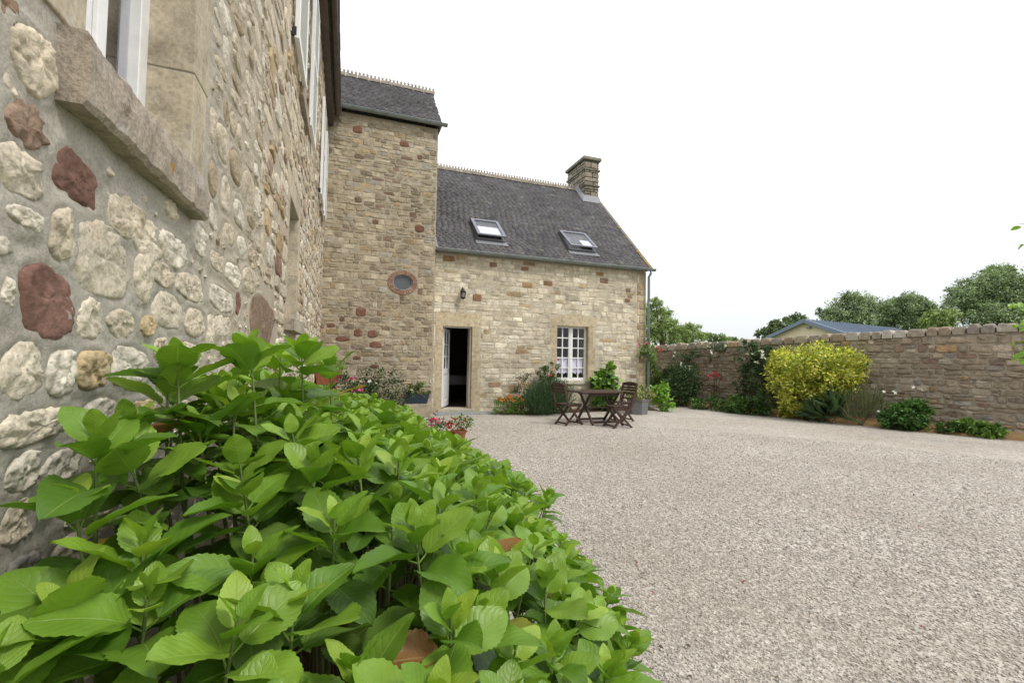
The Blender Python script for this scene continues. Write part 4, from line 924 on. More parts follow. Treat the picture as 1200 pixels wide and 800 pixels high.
def onshell(blobs, n, k=1.0, front=True):
    out_ = []
    while len(out_) < n:
        b = random.choice(blobs); d = Vector(unit(1)[0])
        if front and d.y > .2: continue
        if d.z < -.3: continue
        out_.append(Vector(b[0]) + Vector([d[i] * b[1][i] * k for i in range(3)]))
    return out_
G_DARK = [(.045, .095, .025), (.06, .12, .03), (.05, .10, .04)]
G_MID = [(.09, .18, .035), (.11, .21, .04), (.075, .15, .035)]
G_LIGHT = [(.19, .34, .05), (.24, .40, .06), (.15, .28, .045)]
G_GREY = [(.07, .12, .06), (.09, .14, .075), (.055, .10, .045)]
RED, PINK, WHITE = [(.6, .02, .03), (.5, .02, .05)], [(.65, .04, .2), (.7, .12, .3), (.5, .03, .18)], [(.8, .8, .75), (.75, .78, .7)]

# ------------------------------------------------------------------ hydrangeas beside the camera
def leaf_template(nl, nw, serr, bend, fold, wid, col, twist=0.):
    V = []; UV = []; F = []
    for i in range(nl + 1):
        t = i / nl; w = wid * (math.sin(math.pi * min(1, t ** .86)) ** .62) * (1 - .10 * t) if 0 < t < 1 else .0
        if serr and 0 < i < nl: w *= 1 + (serr if i % 2 else -serr)
        for j in range(nw + 1):
            s = -1 + 2 * j / nw; yy = s * w / 2; z = -bend * t * t + fold * abs(s) * w + .018 * math.sin(t * 14) * abs(s) * (1 if s > 0 else -1)
            x = t - .05 * abs(s) * w
            z += twist * s * w * t; V.append((x, yy, z)); UV.append((t, .5 + s / 2))
    for i in range(nl):
        for j in range(nw): a = i * (nw + 1) + j; F.append((a, a + nw + 1, a + nw + 2, a + 1))
    b = len(V)                                      # petiole
    for x in (-.16, .06):
        for q in ((-.012, -.012), (.012, -.012), (.012, .008), (-.012, .008)): V.append((x, q[0], q[1] - .006 - (.03 if x < 0 else 0))); UV.append((.02, .5))
    F += [(b + k, b + (k + 1) % 4, b + 4 + (k + 1) % 4, b + 4 + k) for k in range(4)]
    return np.array(V), np.array(F), np.array(UV), col
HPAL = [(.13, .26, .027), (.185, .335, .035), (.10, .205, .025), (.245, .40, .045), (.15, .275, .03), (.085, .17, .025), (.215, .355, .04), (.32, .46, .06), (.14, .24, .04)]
ODD = [(.34, .24, .06), (.36, .17, .06), (.36, .36, .07)]
def templates(nl, nw, serr):
    T = []
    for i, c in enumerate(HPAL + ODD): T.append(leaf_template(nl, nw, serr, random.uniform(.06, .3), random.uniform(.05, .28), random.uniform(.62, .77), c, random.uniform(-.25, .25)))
    return T
HI, LO = templates(22, 6, .035), templates(8, 4, 0)
def hydrangea(name, loc, label, region, spacing, top, size, nobj, light=0., tiers=(4, 5), lowers=3, odd=.016, extra=()):
    r = thing(name, loc, label, 'shrub'); L = Vector(loc); pts = []
    x0, x1, y0, y1 = region; tries = 0
    while tries < 6000:
        tries += 1; x, y = random.uniform(x0, x1), random.uniform(y0, y1); z = top(x, y)
        if z is None or any((x - a[0]) ** 2 + (y - a[1]) ** 2 + .5 * (z - a[2]) ** 2 < spacing ** 2 for a in pts): continue
        pts.append((x, y, z + random.uniform(-.05, .04)))
    pts += list(extra)
    Ms = []; stems = MB()
    for (x, y, z) in pts:
        tip = Vector((x, y, z)); basep = Vector((x * .55 + (loc[0]) * .45 + random.uniform(-.05, .05), y * .75 + loc[1] * .25, .02))
        ax = (tip - basep); ax = (Vector((ax.x * .7, ax.y * .5, ax.z)).normalized() + Vector((random.uniform(-.15, .22), random.uniform(-.22, .12), 0))).normalized()
        k1 = tip - ax * .32; g = (.14, .2, .05); w_ = (.11, .07, .035)
        n0 = len(stems.v); stems.tube([basep, (basep + k1) / 2 + Vector((random.uniform(-.03, .03), random.uniform(-.03, .03), 0)), k1, tip], [.006, .005, .004, .0025], 5, col=w_, caps=False)
        stems.c[-10:] = [g] * 10
        rot = random.random() * 6.28; nt_ = random.choice(tiers)
        for k in range(nt_ + lowers):
            base = tip - ax * (.004 + .024 * k if k < nt_ else .024 * nt_ + .06 * (k - nt_ + 1)) * (size / .13)
            sz = size * [.42, .68, .95, 1.08, 1.1, 1.02, .95, .9, .8][min(k, 8)] * random.uniform(.85, 1.12)
            elev = math.radians([74, 58, 42, 28, 16, 6, 0, -6, -10][min(k, 8)] + random.uniform(-16, 16))
            for s in (0, 1):
                if random.random() < .07: continue
                a = rot + k * math.pi / 2 + s * math.pi + random.uniform(-.3, .3); e1 = ax.orthogonal().normalized(); e2 = ax.cross(e1)
                hd = e1 * math.cos(a) + e2 * math.sin(a); d = (hd * math.cos(elev) + ax * math.sin(elev)).normalized()
                b0 = base + d * (.16 * sz)
                if b0.x - LX < .05 + (sz * .8 if d.x < -.3 else 0): continue
                if (b0 + d * sz * .5 - CAMP).length < .40: continue
                n_ = (ax - d * ax.dot(d)).normalized(); n_ = (n_ + Vector((random.uniform(-.25, .25), random.uniform(-.25, .25), random.uniform(0, .5)))); n_ = (n_ - d * n_.dot(d)).normalized()
                sd = n_.cross(d); Mt = Matrix(((d.x, sd.x, n_.x, b0.x), (d.y, sd.y, n_.y, b0.y), (d.z, sd.z, n_.z, b0.z), (0, 0, 0, 1))) @ Matrix.Diagonal((sz, sz, sz, 1))
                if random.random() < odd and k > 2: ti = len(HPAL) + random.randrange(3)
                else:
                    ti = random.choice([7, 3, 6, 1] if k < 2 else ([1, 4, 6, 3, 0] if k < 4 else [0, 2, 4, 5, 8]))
                Ms.append((Mt, ti, sz))
    stems.build('stem', M['stem'], r, kind='stuff')
    # which leaves show largest
    V = []; F = []; A = np.array([np.array(m_[0]) for m_ in Ms]); allF = []; T = LO
    order = []
    tv = T[0][0]; tf_ = T[0][1]; nv = len(tv)
    Vw = np.concatenate([(T[ti][0] @ np.array(Mt)[:3, :3].T + np.array(Mt)[:3, 3]) for Mt, ti, sz in Ms]); Fw = (tf_[None] + (np.arange(len(Ms)) * nv)[:, None, None]).reshape(-1, 4)
    sel = set()
    if nobj:
        bv = BVHTree.FromPolygons(Vw.tolist(), Fw.tolist()); sc_l = []
        nf = len(tf_)
        for i, (Mt, ti, sz) in enumerate(Ms):
            vis = 0
            for tt, ss in ((.5, 0), (.25, .1), (.75, -.05), (.5, -.18), (.5, .18)):
                p = Mt @ Vector((tt, ss, 0)); q = px(p)
                if not (0 < q[0] < 1200 and 0 < q[1] < 800 and q[2] > 0): continue
                d = p - CAMP; h = bv.ray_cast(CAMP, d.normalized(), d.length + .05)
                if h[2] is not None and h[2] // nf == i: vis += 1
            nz = abs((Mt.to_3x3() @ Vector((0, 0, 1))).normalized().dot((Mt.translation - CAMP).normalized()))
            sc_l.append((vis * (.3 + nz) * (sz / (Mt.translation - CAMP).length) ** 2, i))
        sc_l.sort(reverse=True); sel = {i for s, i in sc_l[:nobj] if s > 0}
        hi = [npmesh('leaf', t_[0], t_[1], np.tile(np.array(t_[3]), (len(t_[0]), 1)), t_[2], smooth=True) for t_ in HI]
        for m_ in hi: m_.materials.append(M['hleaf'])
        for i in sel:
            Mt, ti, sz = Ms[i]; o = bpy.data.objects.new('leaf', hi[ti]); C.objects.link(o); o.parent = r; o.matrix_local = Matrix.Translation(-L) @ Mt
    # remainder, nearer ones with the fine outline
    for T_, test in ((HI, lambda i: (Ms[i][0].translation - CAMP).length < 1.5), (LO, lambda i: (Ms[i][0].translation - CAMP).length >= 1.5)):
        ids = [i for i in range(len(Ms)) if i not in sel and test(i)]
        if not ids: continue
        nv = len(T_[0][0]); Vr = np.concatenate([(T_[Ms[i][1]][0] @ np.array(Ms[i][0])[:3, :3].T + np.array(Ms[i][0])[:3, 3]) for i in ids]) - np.array(L)
        Fr = (T_[0][1][None] + (np.arange(len(ids)) * nv)[:, None, None]).reshape(-1, 4)
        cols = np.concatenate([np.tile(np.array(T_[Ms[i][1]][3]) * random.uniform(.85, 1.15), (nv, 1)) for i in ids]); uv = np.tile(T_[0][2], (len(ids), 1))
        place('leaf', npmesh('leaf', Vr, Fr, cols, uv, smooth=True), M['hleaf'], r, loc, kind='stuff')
    print(name, 'rosettes', len(pts), 'leaves', len(Ms), 'objects', len(sel))
    return r
def top_a(x, y):
    if y < .15 or y > 2.1: return None
    edge = float(np.interp(y, [0, .8, 1.0, 1.2, 1.6, 2.1], [.5, .62, .78, .90, 1.0, 1.08]))
    if x < -.42 or x > edge: return None
    f = (x + .45) / (edge + .45); z = 1.30 - .18 * f - .62 * f ** 2.4 + .05 * noise.noise(Vector((x * 2.5, y * 2.5, 0))) 
    if x < -.1 and y > 1.0: z += .07
    z = min(z, 1.01 + max(0, y - .68) * .6)
    return z
def top_b(x, y):
    if y < 2.1 or y > 4.4: return None
    edge = 1.08 - .12 * (y - 2.1)
    if x < -.45 or x > edge: return None
    f = (x + .45) / (edge + .45); return 1.16 - .1 * f - .38 * f ** 2.4 + .08 * noise.noise(Vector((x * 2, y * 2, 3)))
hydrangea('hydrangea_bush', (.1, 1.0, .0), 'large hydrangea bush in front, broad green leaves against the near wall', (-.45, 1.15, .15, 2.1), .104, top_a, .114, 300,
          extra=[(-.36, 1.25, 1.44), (-.22, 1.3, 1.46), (-.12, 1.5, 1.47), (-.2, 1.7, 1.45), (-.05, 1.85, 1.42), (-.40, 1.0, 1.30)])
hydrangea('hydrangea_bush', (.15, 3.1, .0), 'second hydrangea bush, behind the foremost one beside the gravel', (-.45, 1.15, 2.1, 4.4), .115, top_b, .105, 300)
hydrangea('spirea_bush', (.1, 6.0, .0), 'fresh light green bush running on past the hydrangeas towards the doorway', (-.45, .95, 4.4, 7.6), .15,
          lambda x, y: None if (x > .70 - .08 * max(0, y - 5.0) or y < 4.4) else 1.02 - .22 * max(0, (x + .1)) ** 1.5 - .10 * max(0, y - 5) + .10 * noise.noise(Vector((x * 2, y * 2, 9))), .085, 0, tiers=(4, 5), lowers=2, odd=0)

def at(x, y, depth): return CAMP + ray(x, y) * depth
# ------------------------------------------------------------------ potted plants near the hydrangeas
def pot(mb, c, r0, r1, h, rim=.02): mb.lathe([(0, .0), (r0, 0), (r1, h - rim * 1.5), (r1 + rim * .7, h - rim * 1.5), (r1 + rim * .7, h), (r1 - .012, h), (r1 - .02, h - .03), (0, h - .03)], c, 22)
def potted(loc, label, r, h, fol, fl, fr, cat='potted plant', group=None, pm=None, lf=.05, n=260, rx=.17, rz=.12, nfl=26, name='potted_plant', mt=None):
    t_ = thing(name, loc, label, cat, group); mb = MB(); pot(mb, loc, r * .72, r, h); mb.build('pot', pm or M['terracotta'], t_)
    mb = MB(); mb.add([(loc[0] + (r - .015) * math.cos(k * .5236), loc[1] + (r - .015) * math.sin(k * .5236), loc[2] + h - .022) for k in range(12)], [tuple(range(12))]); mb.build('soil', M['soil'], t_)
    bl = [((0, 0, h + rz * .6), (rx, rx, rz))]; V, F, Cc = cloud(bl, n, lf, fol, clump=12, cs=.25)
    place('foliage', npmesh('foliage', V, F, Cc), M['leaf'], t_, loc, kind='stuff')
    if nfl:
        V, F, Cc = flowers_np([Vector(loc) + p for p in onshell(bl, nfl, 1.02, False)], fr, fl); place('blossom', npmesh('blossom', np.array(V) - np.array(loc), F, Cc), M['flower'], t_, loc, kind='stuff')
    return t_
p = on(2, 0, 537, 521); potted((p.x, p.y, 0), 'terracotta pot of red flowers standing on the gravel', .125, .24, G_MID, RED, .032, nfl=34, rx=.19, rz=.13)
p = on(2, 0, 510, 526); potted((p.x + .02, p.y + .15, 0), 'pot of pink and red flowers half behind the green bush', .11, .26, G_MID, PINK + RED + [(.8, .45, .5)], .034, nfl=36, rx=.16, rz=.12)
# trough and plants at the tower foot
p = Vector((-.33, 10.35, .78))
t_ = thing('planter_trough', (-.3, 10.2, .0), 'terracotta trough of grass raised against the farmhouse wall by the tower', 'planter')
mb = MB(); mb.add([(-.5, 9.9, .86), (-.12, 9.9, .86), (-.08, 9.86, 1.12), (-.54, 9.86, 1.12), (-.5, 10.55, .86), (-.12, 10.55, .86), (-.08, 10.6, 1.12), (-.54, 10.6, 1.12)], [(0, 1, 2, 3), (4, 7, 6, 5), (1, 5, 6, 2), (0, 3, 7, 4), (0, 4, 5, 1)]); mb.box((-.55, 9.84, 1.12), (-.07, 10.62, 1.16)); mb.build('trough', M['terracotta'], t_)
mb = MB(); mb.col = (.42, .36, .26); mb.box((-.5, 9.95, .0), (-.13, 10.5, .86)); mb.build('stand', M['dressed'], t_, bevel=.01)
V, F, Cc = cloud([((-.3, 10.2, 1.22), (.25, .38, .18))], 420, .16, G_LIGHT, asp=.12, spiky=.9); place('foliage', npmesh('foliage', V - np.array((-.3, 10.2, 0)), F, Cc), M['leaf'], t_, (-.3, 10.2, 0), kind='stuff')
bl = [((0, 0, .75), (.3, .25, .3)), ((.1, .1, .4), (.35, .25, .35))]
shrub('fuchsia_bush', (.05, 9.7, 0), 'pink flowering fuchsia bush at the foot of the tower beside the trough', 'shrub', bl, 1100, .06, G_DARK, flowers=[(onshell(bl, 60, 1.0), .035, PINK)])
bl = [((0, 0, .85), (.5, .3, .3)), ((.35, 0, .6), (.5, .3, .35)), ((-.2, 0, .5), (.4, .3, .4))]
shrub('rose_bush', (.72, 11.2, 0), 'dark rose bush with a few cream blooms against the tower wall', 'shrub', bl, 2400, .06, G_DARK + G_GREY, flowers=[(onshell(bl, 14, 1.0), .05, [(.75, .68, .45), (.8, .8, .7)])])
t_ = thing('blue_planter', (1.6, 11.3, 0), 'dark blue planter of low mixed plants against the tower near the door', 'planter')
mb = MB(); mb.add([(1.42, 11.15, .32), (1.9, 11.15, .32), (1.95, 11.1, .56), (1.37, 11.1, .56), (1.42, 11.42, .32), (1.9, 11.42, .32), (1.95, 11.47, .56), (1.37, 11.47, .56)], [(0, 1, 2, 3), (4, 7, 6, 5), (1, 5, 6, 2), (0, 3, 7, 4), (0, 4, 5, 1), (3, 2, 6, 7)]); mb.build('planter_box', M['blue_pot'], t_)
mb = MB(); mb.col = (.42, .36, .26); mb.box((1.36, 11.12, 0), (2.0, 11.5, .32)); mb.build('stone_plinth', M['dressed'], t_, bevel=.015)
V, F, Cc = cloud([((1.55, 11.3, .64), (.2, .18, .14)), ((1.85, 11.3, .62), (.24, .2, .16))], 620, .06, G_MID + [(.3, .2, .05), (.22, .2, .06)]); place('foliage', npmesh('foliage', V - np.array((1.6, 11.3, 0)), F, Cc), M['leaf'], t_, (1.6, 11.3, 0), kind='stuff')

# ------------------------------------------------------------------ plants along the cottage front
bl = [((-.1, 0, .2), (.32, .28, .22)), ((.35, 0, .2), (.28, .26, .2))]
shrub('poppy_clump', (4.05, 11.25, 0), 'low clump of orange poppies right of the cottage door', 'flowers', bl, 1500, .08, G_LIGHT + G_MID, asp=.2, spiky=.4, flowers=[([Vector((random.uniform(-.35, .3), random.uniform(-.3, 0), random.uniform(.34, .5))) for _ in range(42)], .04, [(.7, .16, .02), (.65, .22, .05)])], stems=2)
bl = [((0, 0, .38), (.52, .45, .42)), ((.3, .05, .42), (.4, .4, .42)), ((-.3, .0, .3), (.35, .4, .34))]
shrub('lavender_bush', (5.0, 10.95, 0), 'rounded dark green needle leaved lavender bush below the cottage window', 'shrub', bl, 7200, .13, [(.045, .10, .04), (.06, .125, .045), (.07, .14, .05), (.05, .085, .045)], asp=.09, spiky=1.1, clump=18, cs=.2)
bl = [((0, 0, .6), (.28, .2, .45)), ((-.15, 0, .35), (.3, .2, .35))]
shrub('wild_rose', (4.55, 11.55, 0), 'sparse reddish stemmed rose between poppies and lavender bush', 'shrub', bl, 620, .06, G_GREY + [(.16, .12, .05), (.2, .1, .05)], stems=9, sc=(.16, .07, .04), flowers=[(onshell(bl, 6), .03, RED)])
bl = [((0, 0, 1.0), (.26, .2, .25)), ((.18, 0, 1.2), (.18, .15, .16)), ((0, 0, .7), (.22, .18, .22))]
shrub('red_rose_bush', (5.25, 11.6, 0), 'tall rose bush with dark red blooms left of the window', 'shrub', bl, 1000, .06, G_DARK + G_MID, stems=6, flowers=[([(.3, -.1, 1.42), (-.1, -.2, .8), (.0, -.2, .72), (.05, -.2, 1.0), (.12, -.15, .65)], .055, RED)])
bl = [((0, 0, .9), (.24, .2, .27)), ((.1, 0, .65), (.28, .22, .28)), ((-.12, 0, .5), (.27, .2, .28)), ((.05, 0, .22), (.24, .2, .22)), ((.18, 0, 1.15), (.1, .1, .15))]
shrub('hollyhock', (7.05, 11.55, 0), 'broad leaved bright green hollyhock right of the window behind the table', 'plant', bl, 700, .16, G_LIGHT + G_MID, asp=.9, clump=9, cs=.3, stems=5, sc=(.15, .2, .06))
# hanging basket on the downpipe corner
t_ = thing('hanging_basket', (8.62, D - .3, 1.55), 'hanging basket of pink geraniums at the cottage corner', 'hanging basket')
mb = MB(); mb.lathe([(.0, -.0), (.1, .02), (.17, .09), (.19, .16)], (8.62, D - .3, 1.5), 16); mb.build('basket', M['planter'], t_)
mb = MB(); mb.tube([(8.66, D - .03, 2.05), (8.64, D - .3, 2.1), (8.62, D - .3, 2.02)], .009, 6)
for a in (0, 2.1, 4.2): mb.tube([(8.62, D - .3, 2.03), (8.62 + .19 * math.cos(a), D - .3 + .19 * math.sin(a), 1.66)], .004, 4)
mb.build('hook', M['black'], t_)
bl = [((0, 0, .2), (.32, .26, .16)), ((0, 0, .05), (.28, .24, .14))]; L_ = np.array((8.62, D - .3, 1.55))
V, F, Cc = cloud(bl, 700, .06, G_MID + G_LIGHT); place('foliage', npmesh('foliage', V, F, Cc), M['leaf'], t_, tuple(L_), kind='stuff')
V, F, Cc = flowers_np([Vector((x, -.1, z)) + Vector([random.uniform(-.06, .06) for _ in range(3)]) for x, z in ((-.42, .33), (-.15, .4), (.25, .28), (.38, .2)) for _ in range(6)], .04, PINK); place('blossom', npmesh('blossom', V, F, Cc), M['flower'], t_, tuple(L_), kind='stuff')
# hexagonal grey planter
p = on(2, 0, 754, 486); lx, ly = p.x, p.y + .25
t_ = thing('grey_planter', (lx, ly, 0), 'hexagonal grey planter with pale variegated foliage by the downpipe', 'planter')
mb = MB(); hexa = lambda r, z: [(lx + r * math.cos(math.pi * k / 3 + .3), ly + r * math.sin(math.pi * k / 3 + .3), z) for k in range(6)]
mb.add(hexa(.25, 0) + hexa(.29, .36) + hexa(.31, .36) + hexa(.31, .42) + hexa(.27, .42) + hexa(.26, .37), [(i * 6 + k, i * 6 + (k + 1) % 6, (i + 1) * 6 + (k + 1) % 6, (i + 1) * 6 + k) for i in range(5) for k in range(6)] + [tuple(range(30, 36))]); mb.build('planter_box', M['planter'], t_)
bl = [((-.08, 0, .56), (.34, .28, .2)), ((.14, 0, .53), (.28, .26, .18))]
V, F, Cc = cloud(bl, 2300, .065, [(.32, .36, .16), (.40, .40, .22), (.22, .30, .10), (.3, .28, .12)]); place('foliage', npmesh('foliage', V, F, Cc), M['leaf'], t_, (lx, ly, 0), kind='stuff')
V, F, Cc = flowers_np([Vector((random.uniform(-.25, .1), random.uniform(-.2, .2), random.uniform(.68, .76))) for _ in range(14)], .03, WHITE); place('blossom', npmesh('blossom', V, F, Cc), M['flower'], t_, (lx, ly, 0), kind='stuff')
p = on(2, 0, 772, 478); bl = [((0, 0, .56), (.25, .24, .17)), ((.03, 0, .34), (.18, .2, .18))]
shrub('young_hydrangea', (p.x, p.y, 0), 'small bright green young hydrangea behind the grey planter', 'shrub', bl, 420, .12, [(.22, .42, .05), (.28, .48, .07), (.18, .36, .05)], asp=.7, clump=10)
p = on(2, 0, 781, 482); bl = [((0, 0, .22), (.2, .2, .17))]
shrub('young_hydrangea', (p.x, p.y, 0), 'smallest light green plant at the border edge right of the grey planter', 'shrub', bl, 170, .11, [(.22, .42, .05), (.17, .33, .05)], asp=.6, clump=8)

# ------------------------------------------------------------------ table and chairs
TCX, TCY = 5.52, 9.3
t_ = thing('folding_table', (TCX, TCY, 0), 'dark brown slatted wooden garden table on crossed legs', 'table')
TL_, TW_ = 1.24, .74
mb = MB()
for x in (-.5, .5): mb.box((TCX + x * (TL_ - .05) - .025, TCY - TW_ / 2, .705), (TCX + x * (TL_ - .05) + .025, TCY + TW_ / 2, .74))
for y in (-.5, .5): mb.box((TCX - TL_ / 2 + .05, TCY + y * (TW_ - .06) - .03, .705), (TCX + TL_ / 2 - .05, TCY + y * (TW_ - .06) + .03, .74))
mb.build('table_frame', M['teak'], t_, bevel=.004)
for i in range(13):
    x = TCX - TL_ / 2 + .09 + i * (TL_ - .18) / 12; k = MB(); k.box((x - .034, TCY - TW_ / 2 + .06, .712), (x + .034, TCY + TW_ / 2 - .06, .738)); k.build('slat', M['teak'], t_)
for sx in (-.36, .36):
    for s in (-1, 1):
        k = MB(); off = .0 if s < 0 else .045; x = TCX + sx + (off if sx < 0 else -off)
        k.bar((x - .13 * s * 0, TCY - s * .34, .0), (x, TCY + s * .30, .705), .06, .03, upv=(1, 0, 0)); k.build('leg', M['teak'], t_)
    
for y, z in ((-.30, .06), (.30, .06), (-.27, .665), (.27, .665)): k = MB(); k.bar((TCX - .36, TCY + y, z), (TCX + .36, TCY + y, z), .03, .045); k.build('stretcher', M['teak'], t_)
k = MB(); k.bar((TCX - .32, TCY, .355), (TCX + .32, TCY, .355), .03, .03); k.build('stretcher', M['teak'], t_)
def chair(x, y, ang, label, tall=True, sc=1.):
    r = thing('folding_chair', (x, y, 0), label, 'chair', 'folding garden chairs round the table'); ca, sa = math.cos(ang), math.sin(ang)
    def T(p): p = (p[0] * sc, p[1] * sc, p[2] * sc); return (x + ca * p[0] - sa * p[1], y + sa * p[0] + ca * p[1], p[2])     # local +x is where the sitter faces
    H_ = .90 if tall else .76; hw = .205
    bx = -.22 - (.10 if tall else .06)
    for s in (-1, 1):
        k = MB(); k.bar(T((bx, s * hw, H_)), T((-.20, s * hw, .46)), .026, .045, upv=(ca, sa, 0)); k.bar(T((-.2005, s * hw, .462)), T((.24, s * hw, 0)), .026, .045, upv=(ca, sa, 0)); k.build('leg', M['teak'], r)
        k = MB(); k.bar(T((.20, s * (hw - .035), .43)), T((-.24, s * (hw - .035), 0)), .026, .04, upv=(ca, sa, 0)); k.build('leg', M['teak'], r)
        k = MB(); k.bar(T((-.22, s * (hw - .035), .43)), T((.215, s * (hw - .035), .43)), .024, .035); k.build('seat_rail', M['teak'], r)
    for i in range(6):
        xx = -.17 + i * .072; k = MB(); q = [T(p) for p in ((xx - .029, -hw + .01, .45), (xx + .029, -hw + .01, .45), (xx + .029, hw - .01, .45), (xx - .029, hw - .01, .45), (xx - .029, -hw + .01, .466), (xx + .029, -hw + .01, .466), (xx + .029, hw - .01, .466), (xx - .029, hw - .01, .466))]
        k.add(q, [(0, 3, 2, 1), (4, 5, 6, 7), (0, 1, 5, 4), (1, 2, 6, 5), (2, 3, 7, 6), (3, 0, 4, 7)]); k.build('seat_slat', M['teak'], r)
    for z, w in (((H_ - .03, .075), (H_ - .105, .05), (H_ - .165, .045)) if tall else ((H_ - .03, .05), (H_ - .14, .03))):
        f = (z - .46) / (H_ - .46); xb = -.20 + (bx + .20) * f; k = MB(); n_ = 6; vs_ = []
        for i in range(n_ + 1):
            u = -1 + 2 * i / n_; arch = (.025 * (1 - u * u) if z > H_ - .05 and tall else 0); xc = xb - .02 * (1 - u * u)
            for dx, dz in ((-.009, -w / 2), (.009, -w / 2), (.009, w / 2 + arch), (-.009, w / 2 + arch)): vs_.append(T((xc + dx, u * (hw - .013), z + dz)))
        k.add(vs_, [(i * 4 + j, i * 4 + (j + 1) % 4, i * 4 + 4 + (j + 1) % 4, i * 4 + 4 + j) for i in range(n_) for j in range(4)] + [(0, 1, 2, 3), (n_ * 4 + 3, n_ * 4 + 2, n_ * 4 + 1, n_ * 4)]); k.build('back_slat', M['teak'], r)
    for p, q in (((.19, .042), (.19, .042)), ((-.19, .05), (-.19, .05))):
        k = MB(); ww = hw if p[0] > 0 else hw - .035; k.bar(T((p[0], -ww, p[1])), T((p[0], ww, p[1])), .022, .03); k.build('stretcher', M['teak'], r)
    return r
chair(4.74, 9.25, math.radians(15), 'brown folding chair with tall curved back left of the table')
chair(6.25, 9.45, math.radians(197), 'brown folding chair with tall back at the far right of the table, before the planter')
chair(5.62, 8.62, math.radians(178), 'low backed brown folding chair nearest the camera at the table', tall=False)

# ------------------------------------------------------------------ plants along the garden wall
def gpt(x, y, off=.35, z=0):
    """point on the ground seen at pixel (x,y), used as plant foot"""
    p = on(2, 0, x, y); return p
def wallpt(x, off):        # foot point in front of the wall seen at column x
    best = None
    for i in range(400):
        u = GLn * i / 400; p = GF.P(u, 0, off); q = px(p)
        if best is None or abs(q[0] - x) < best[0]: best = (abs(q[0] - x), p, u)
    return best[1]
sc_at = lambda p: px(p)[2] / 538.   # metres per pixel
def ws(name, x, off, label, cat, specs, n, ls, pal, flowers=None, **k):
    """specs: (px x, px y, px rx, px ry, depth factor)"""
    f = wallpt(x, off); m_ = sc_at(f); bl = []
    for (cx, cy, rx_, ry_) in specs:
        d = Vector(ray(cx, cy)); d2 = GF.N; t2 = (f - CAMP).dot(d2) / d.dot(d2); p = CAMP + d * t2; q = p - f
        bl.append((tuple(q), (rx_ * m_ * .95, max(.18, min(.55, rx_ * m_ * .6)), ry_ * m_)))
    fl = []
    for (pts, rad, pal2) in (flowers or []):
        L2 = []
        for (cx, cy) in pts:
            d = Vector(ray(cx, cy)); f2 = f + GF.N * .28; t2 = (f2 - CAMP).dot(GF.N) / d.dot(GF.N); L2.append(CAMP + d * t2 - f)
        fl.append((L2, rad, pal2))
    return shrub(name, tuple(f), label, cat, bl, n, ls, pal, flowers=fl, **k)
jit = lambda pts, n, s: [(x + random.gauss(0, s), y + random.gauss(0, s)) for x, y in pts for _ in range(n)]
ws('tall_shrub', 768, .9, 'olive green upright shrub behind the downpipe at the border end', 'shrub', [(766, 440, 13, 16), (774, 452, 14, 16), (762, 432, 6, 10)], 2400, .08, [(.11, .18, .04), (.09, .15, .035)], spiky=.5)
ws('dark_shrub', 795, .9, 'large dark rounded shrub in the corner of the border', 'shrub', [(796, 455, 25, 19), (806, 450, 18, 20), (785, 450, 16, 20)], 5200, .07, [(.035, .075, .02), (.05, .10, .025)])
ws('white_climbing_rose', 802, .45, 'white climbing rose above the dark rounded shrub', 'climbing rose', [(800, 425, 16, 14), (812, 415, 9, 9), (795, 438, 14, 12)], 1500, .065, G_DARK + G_GREY, flowers=[(jit([(789, 416), (809, 431), (804, 430), (786, 436), (799, 428)], 3, 1.6), .05, WHITE)], stems=6)
ws('white_climbing_rose', 836, .3, 'thin white rose spray hanging high on the garden wall', 'climbing rose', [(838, 410, 10, 6), (848, 407, 9, 4), (836, 416, 4, 6)], 420, .06, G_DARK + G_GREY, flowers=[(jit([(831, 406), (849, 407), (834, 413)], 3, 1.2), .045, WHITE)], stems=4)
ws('red_rose', 838, .55, 'red rose on a bare dark stem against the garden wall', 'rose', [(839, 441, 6, 4), (836, 452, 3, 4)], 200, .05, G_DARK, flowers=[(jit([(839, 440), (835, 441), (843, 442)], 7, 2.2), .05, [(.6, .05, .07), (.55, .04, .1)])], stems=5, sc=(.06, .03, .02))
ws('low_border_plant', 830, .95, 'low green ground plants under the red rose', 'plant', [(825, 474, 18, 6), (845, 476, 14, 7), (838, 466, 10, 5)], 1900, .07, G_MID)
ws('white_rose_bush', 880, .45, 'tall dark climbing rose with white blooms beside the yellow bush', 'climbing rose', [(878, 420, 16, 18), (884, 440, 18, 18), (872, 455, 13, 16), (892, 410, 13, 8), (878, 402, 6, 6), (900, 415, 8, 8)], 3600, .07, G_DARK, flowers=[(jit([(893, 413), (894, 417), (884, 414), (887, 424), (876, 416)], 3, 1.5), .055, WHITE)], stems=8)
ws('low_shrub', 862, 1.05, 'low bright green shrub at the border edge, left one', 'shrub', [(862, 476, 15, 11), (872, 478, 10, 9)], 2000, .07, G_MID)
ws('low_shrub', 890, 1.05, 'low dark green shrub at the border edge touching the yellow bush', 'shrub', [(886, 478, 15, 12), (897, 470, 12, 14)], 2300, .07, G_DARK + G_MID)
YEL = [(.68, .66, .10), (.60, .60, .09), (.46, .52, .08), (.75, .72, .20), (.18, .28, .05), (.56, .58, .08)]
ws('golden_shrub', 945, .75, 'large rounded yellow variegated shrub against the garden wall', 'shrub', [(950, 430, 40, 26), (925, 440, 30, 30), (975, 435, 34, 27), (940, 460, 32, 26), (928, 478, 22, 13), (995, 428, 22, 19), (965, 455, 30, 22), (912, 425, 16, 14)], 15500, .085, YEL, asp=.48, clump=26, cs=.13, stems=9)
